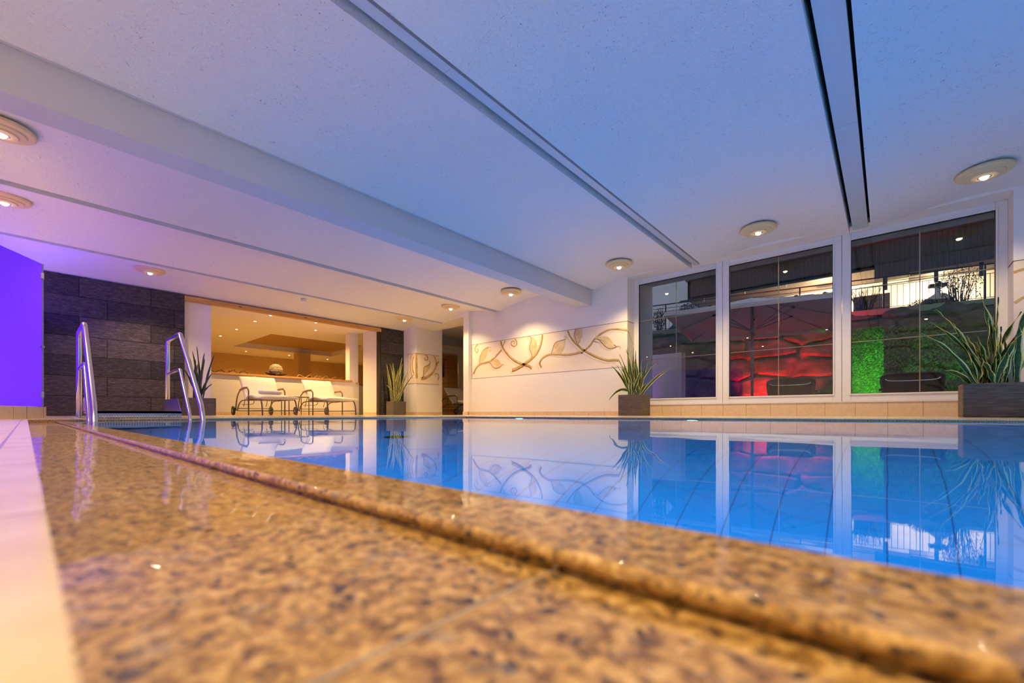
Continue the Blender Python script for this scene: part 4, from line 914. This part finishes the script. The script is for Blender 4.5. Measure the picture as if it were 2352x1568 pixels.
# railing on the bank
rl = OB('walkway_railing', 'thin dark iron railing along the walkway above the boulders', 'railing')
b = MB(); b.tube([(-8.5,0,4.45),(3.6,0,4.45)], .022, seg=8); b.build('top_rail', M['darkiron'], rl)
for z in (4.30,4.17,3.47):
    MB().tube([(-8.5,0,z),(3.6,0,z)], .010, seg=6).build('rail', M['darkiron'], rl)
for x in (-6.75,-4.5,-2.25,0,2.3): MB().box(x-.022,x+.022,-.02,.02,3.36,4.45).build('post', M['darkiron'], rl)
k = 0
x = -8.1
while x < 3.5:
    if min(abs(x-p_) for p_ in (-6.75,-4.5,-2.25,0,2.3)) > .06: MB().tube([(x,0,3.47),(x,0,4.17)], .008, seg=6).build('bar', M['darkiron'], rl)
    x += .148
# building: white wall, balconies
hb = thing('apartment_house', 'white rendered house with dark timber balconies behind the railing', 'building', (-2,27,0))
MB().box(-11.5,12,0,6,0,14).build('wall', M['render'], hb)
MB().box(-6.4,12,-2.5,0,6.35,6.55).build('balcony_floor', M['siding'], hb)
MB().box(-6.4,12,-2.5,-2.35,6.40,7.46).build('balcony_front', M['siding'], hb)
MB().box(-6.4,-6.25,-2.5,0,6.40,7.46).build('balcony_side', M['siding'], hb)
MB().box(-6.5,12,-2.58,-2.30,7.46,7.56).build('handrail', M['siding'], hb)
MB().tube([(-6.8,-2.6,6.36),(12,-2.6,6.36)], .05, seg=8).build('gutter', M['darkiron'], hb)
MB().box(-3.4,12,-2.6,0,9.2,10.6).build('upper_balcony', M['siding'], hb)
MB().box(-3.4,12,-2.8,0,7.56,7.64).build('rail_board', M['siding'], hb)
MB().box(2.6,12,-2.7,-.2,7.6,9.2).build('timber_screen', M['siding'], hb)
for x in (-5.9,-4.6):
    w = MB().box(x,x+1.1,-.06,.02,7.3,9.1).build('window', M['siding'], hb); MB().box(x+.1,x+1.0,-.08,-.05,7.4,9.0).build('pane', M['tealglass'], w)
MB().box(-3.2,-2.0,-.1,.02,7.3,9.2).build('shutter', M['siding'], hb)
# lower timber beams and boxes under the balcony, right part
MB().box(1.6,10.5,-3.0,-2.4,5.80,6.4).build('soffit_box', M['siding'], hb)
MB().box(2.7,10.5,-3.4,-3.2,5.60,5.76).build('timber_beam', M['armwood'], hb)
MB().box(2.7,10.5,-3.3,-1.6,5.76,5.80).build('soffit_board', M['siding'], hb)
for x in (1.9,3.4,4.6): MB().box(x,x+.12,-3.4,-3.28,5.2,5.7).build('bracket', M['siding'], hb)
MB().box(.9,2.1,-3.2,-2.9,3.38,5.1).build('shed', M['armwood'], hb)
MB().box(-10.2,-10.0,-.2,0,0,14).build('downpipe', M['darkiron'], hb)
for x in (-5.5,-3.5,-1.7,.3,1.6): MB().box(x,x+.03,-2.62,-2.58,6.18,6.36).build('gutter_hook', M['pvc'], hb)
wl_ = thing('wall_lamp', 'bright outdoor wall lamp under the timber balcony at the second window edge', 'wall lamp', (-2.3,26.0,5.75))
MB().lathe([(.0,0),(.16,0),(.20,.1),(.05,.3),(.0,.32)], seg=24, cap=False).build('lamp_shade', M['blackmetal'], wl_)
MB().lathe([(.0005,.015),(.14,.015),(.14,.03),(.0005,.03)], seg=20).build('lamp_glass', M['lens'], wl_)
add_light('wall_lamp_light', 'POINT', (-.0,0,-.2), 900, (1,.72,.36), radius=.15, parent=wl_)
L2 = thing('wall_lamp', 'outdoor wall lamp lighting the house wall behind the railing bushes', 'wall lamp', (1.7,26.2,5.5))
MB().lathe([(.0,0),(.16,0),(.20,.1),(.05,.3),(.0,.32)], seg=24, cap=False).build('lamp_shade', M['blackmetal'], L2)
add_light('wall_lamp_light', 'POINT', (0,0,-.35), 520, (1,.68,.32), radius=.15, parent=L2)
# teal glazed gable
t = OB('glazed_gable', 'small teal glazed gable roof peeking over the bank in the first window', 'glass roof', (-6.7,18.2,3.38))
MB().prism([(-.6,0,0),(.6,0,0),(.0,0,.62)], (0,1.0,0)).build('glass_roof', M['tealglass'], t)
for x in (-.3,0,.3): MB().box(x-.012,x+.012,-.02,0,0,.62-abs(x)).build('rib', M['darkiron'], t)
# ornamental little house behind the railing
t = OB('ornamental_house', 'small lit ornamental wooden house with railing and chimney behind the iron railing', 'garden ornament', (1.0,20.3,3.38))
MB().box(-.02,.66,0,.45,0,.52).build('body', M['pine'], t)
MB().prism([(-.06,-.05,.52),(.70,-.05,.52),(.45,-.05,.72),(.22,-.05,.72)], (0,.55,0)).build('roof', M['mur_vein'], t)
MB().box(.28,.40,.1,.24,.70,.98).build('chimney', M['render'], t)
MB().box(.12,.56,.05,.3,.98,1.08).build('chimney_cap', M['siding'], t)
for i in range(6): MB().box(.02+i*.12,.05+i*.12,-.04,-.01,.22,.50).build('baluster', M['siding'], t)
MB().box(-.05,.70,-.05,-.02,.50,.54).build('handrail', M['siding'], t); MB().box(-.05,.70,-.05,0,0,.2).build('base', M['siding'], t)
# shrubs on the bank
def shrub(name, label, p, rx, rz, n_, ls, stems, seed, m_):
    rnd = random.Random(seed); t = OB(name, label, 'shrub', tuple(Vector(p)+ey*.75), 'shrubs on the bank behind the railing' if 'railing' in label else None); b = MB()
    for k in range(stems):
        a = rnd.uniform(-1,1); q = Vector((a*.25*rx, rnd.uniform(-.2,.2), 0)); e = Vector((a*rx*rnd.uniform(.6,1.1), rnd.uniform(-.3,.3), rz*rnd.uniform(.7,1.15)))
        b.tube([q, q.lerp(e,.5)+Vector((rnd.uniform(-.06,.06),0,.06)), e], lambda z: .011*(1-.8*z), seg=4, smooth=3)
        for _ in range(3):
            s_ = q.lerp(e, rnd.uniform(.4,.9)); b.tube([s_, s_+Vector((rnd.uniform(-.15,.15), rnd.uniform(-.1,.1), rnd.uniform(.05,.2)))], .004, seg=3)
    b.build('stems', M['twig'], t, fix=False)
    if n_:
        b = MB(); foliage(b, 0,0,rz*.6, rx,.35,rz*.55, n_, ls, rnd); b.build('foliage', m_, t, fix=False)
shrub('leafy_shrub', 'tall loose leafy shrub over the railing in the third window', (1.85,18.45,3.38), .55, 1.15, 900, .028, 34, 5, M['darkleaf'])
shrub('bare_shrub', 'bare twiggy shrub against the lit wall at the left of the third window', (-.45,18.2,3.38), .55, .95, 260, .02, 44, 6, M['darkleaf'])
shrub('low_shrub', 'low rounded shrub on the bank left of the tall leafy shrub', (1.0,18.45,3.38), .38, .32, 1300, .022, 6, 7, M['darkleaf'])
shrub('small_shrub', 'small leafy shrub beside the railing at the left of the first window', (-7.05,16.85,3.45), .28, .9, 900, .03, 10, 8, M['darkleaf'])
shrub('round_shrub', 'round leafy shrub top above the parasol edge in the first window', (-5.95,17.2,3.95), .42, .55, 900, .03, 8, 9, M['darkleaf'])
# parasol
pa = thing('garden_parasol', 'large open ivory garden parasol on a grey pole behind the first two windows', 'parasol', (-2.45,11.6,-.02), EA)
b = MB(); hw, hd = 1.63, 2.05; ze, zp = 2.29, 2.86; off = -.05
def canopy(u, v):
    x = -hw+2*hw*u; y = -hd+2*hd*v; m_ = max(abs(x)/hw, abs(y)/hd); z = zp+(ze-zp)*m_**1.05
    sag = -.05*math.sin(math.pi*m_)*(1-abs(abs(x)/hw-abs(y)/hd)); return (x, y, z+sag)
cn = MB().grid(canopy, 24, 24).build('canopy', M['canopy'], pa, smooth=False, fix=False)
v_ = MB()
for (p, q) in (((-hw,-hd),(hw,-hd)),((hw,-hd),(hw,hd)),((hw,hd),(-hw,hd)),((-hw,hd),(-hw,-hd))): v_.poly([(*p,ze),(*q,ze),(q[0],q[1],ze-.09),(p[0],p[1],ze-.09)])
v_.build('valance', M['canopy'], cn, fix=False)
MB().tube([(0,0,0),(0,0,2.84)], .034, seg=14).build('pole', M['greypole'], pa, smooth=True)
MB().box(-.35,.35,-.35,.35,0,.06).build('base_plate', M['darkiron'], pa)
MB().lathe([(.034,2.0),(.06,2.02),(.06,2.10),(.034,2.12)], seg=16, cap=False).build('hub', M['greypole'], pa)
for (x, y) in ((-1,-1),(0,-1),(1,-1),(1,0),(1,1),(0,1),(-1,1),(-1,0)):
    e = Vector((x*hw*.985, y*hd*.985, ze-.02)); c = Vector((0,0,zp-.05)); r_ = MB().tube([c, e], .013, seg=6).build('rib', M['greypole'], pa)
    k_ = c.lerp(e, .52); MB().tube([(0,0,2.06), k_+Vector((0,0,-.02))], .011, seg=6).build('strut', M['greypole'], r_)
    MB().lathe([(.0,-.03),(.04,-.02),(.04,.02),(.0,.03)], seg=12, cap=False).build('joint', M['darkiron'], r_, loc=tuple(k_))
# terrace lounge chairs (backs towards the glass)
def terrace_chair(label, loc, m_):
    t = thing('terrace_lounger', label, 'lounger', loc, 0, 'loungers on the terrace'); rr = .05
    zt_ = .66
    pts = [(-.29,0,.20),(-.33,.02,.40),(-.355,.05,.60),(-.32,.055,.655),(-.22,.06,.675),(.22,.06,.675),(.32,.055,.655),(.355,.05,.60),(.33,.02,.40),(.29,0,.20)]
    MB().tube(pts, .022, seg=10, smooth=5).build('backrest_frame', M['blackmetal'], t, smooth=True)
    def pan(u, v): 
        w = .30+.045*v; return (-w+2*w*u, .03+.04*v-.02*math.sin(math.pi*u), .19+.47*v)
    o = MB().grid(pan, 8, 8).build('backrest_sling', m_, t, smooth=True, fix=False)
    MB().tube([(-.31,-.02,.60),(-.22,-.03,.565),(.22,-.03,.565),(.31,-.02,.60)], .010, seg=8, smooth=4).build('bracket_bar', M['steel'], t, smooth=True)
    MB().tube([(-.24,-.01,.375),(.24,-.01,.375)], .009, seg=8).build('bracket_bar', M['steel'], t, smooth=True)
    b = MB(); 
    for s_ in (-1,1): b.tube([(s_*.29,0,.20),(s_*.29,.3,.30),(s_*.29,1.3,.30)], .02, seg=8, smooth=4)
    b.build('seat_frame', M['blackmetal'], t, smooth=True)
    MB().box(-.28,.28,.1,1.3,.29,.31).build('seat_sling', m_, t)
    for (x, y) in ((-.29,.12),(.29,.12),(-.29,1.2),(.29,1.2)): MB().tube([(x,y,0),(x,y,.29)], .016, seg=8).build('leg', M['blackmetal'], t)
    for s_ in (-1,1): MB().box(s_*.36-.03,s_*.36+.03,.15,.62,.44,.465).build('armrest', M['blackmetal'], t)
    return t
c1 = terrace_chair('black sling lounger seen from behind through the second window, against red-lit rocks', (-1.30,9.0,-.02), M['blackmesh'])
c2 = copy_tree(c1, (.29,9.0,-.02), label='black sling lounger seen from behind through the third window, beside the green hedge')
# coloured garden spotlights on the terrace
def garden_spot(label, loc, target, color, en, angle=95):
    t = thing('garden_spotlight', label, 'spotlight', loc, 0, None)
    MB().lathe([(.05,0),(.06,.02),(.06,.09),(.045,.10)], seg=18, cap=False).build('spot_body', M['blackmetal'], t)
    MB().box(-.08,.08,-.08,.08,-.02,.0).build('spot_base', M['blackmetal'], t)
    L = add_light('garden_light', 'SPOT', (0,0,.12), en, color, spot=angle, blend=.9, radius=.05, parent=t)
    d = Vector(target)-Vector(loc); L.rotation_euler = d.to_track_quat('-Z','Y').to_euler(); return t
garden_spot('small garden spotlight throwing red light on the boulders', (-2.4,12.3,.0), (-2.45,14.0,.62), (1,.004,.012), 5500, 58)
garden_spot('small garden spotlight throwing green light on the hedge and boulders', (-.35,10.6,.0), (.25,13.6,1.1), (.12,1,.10), 650, 60)
garden_spot('small garden spotlight throwing violet light on the left garden wall', (-5.0,10.0,.0), (-5.6,12.5,1.2), (.55,.12,.8), 22)
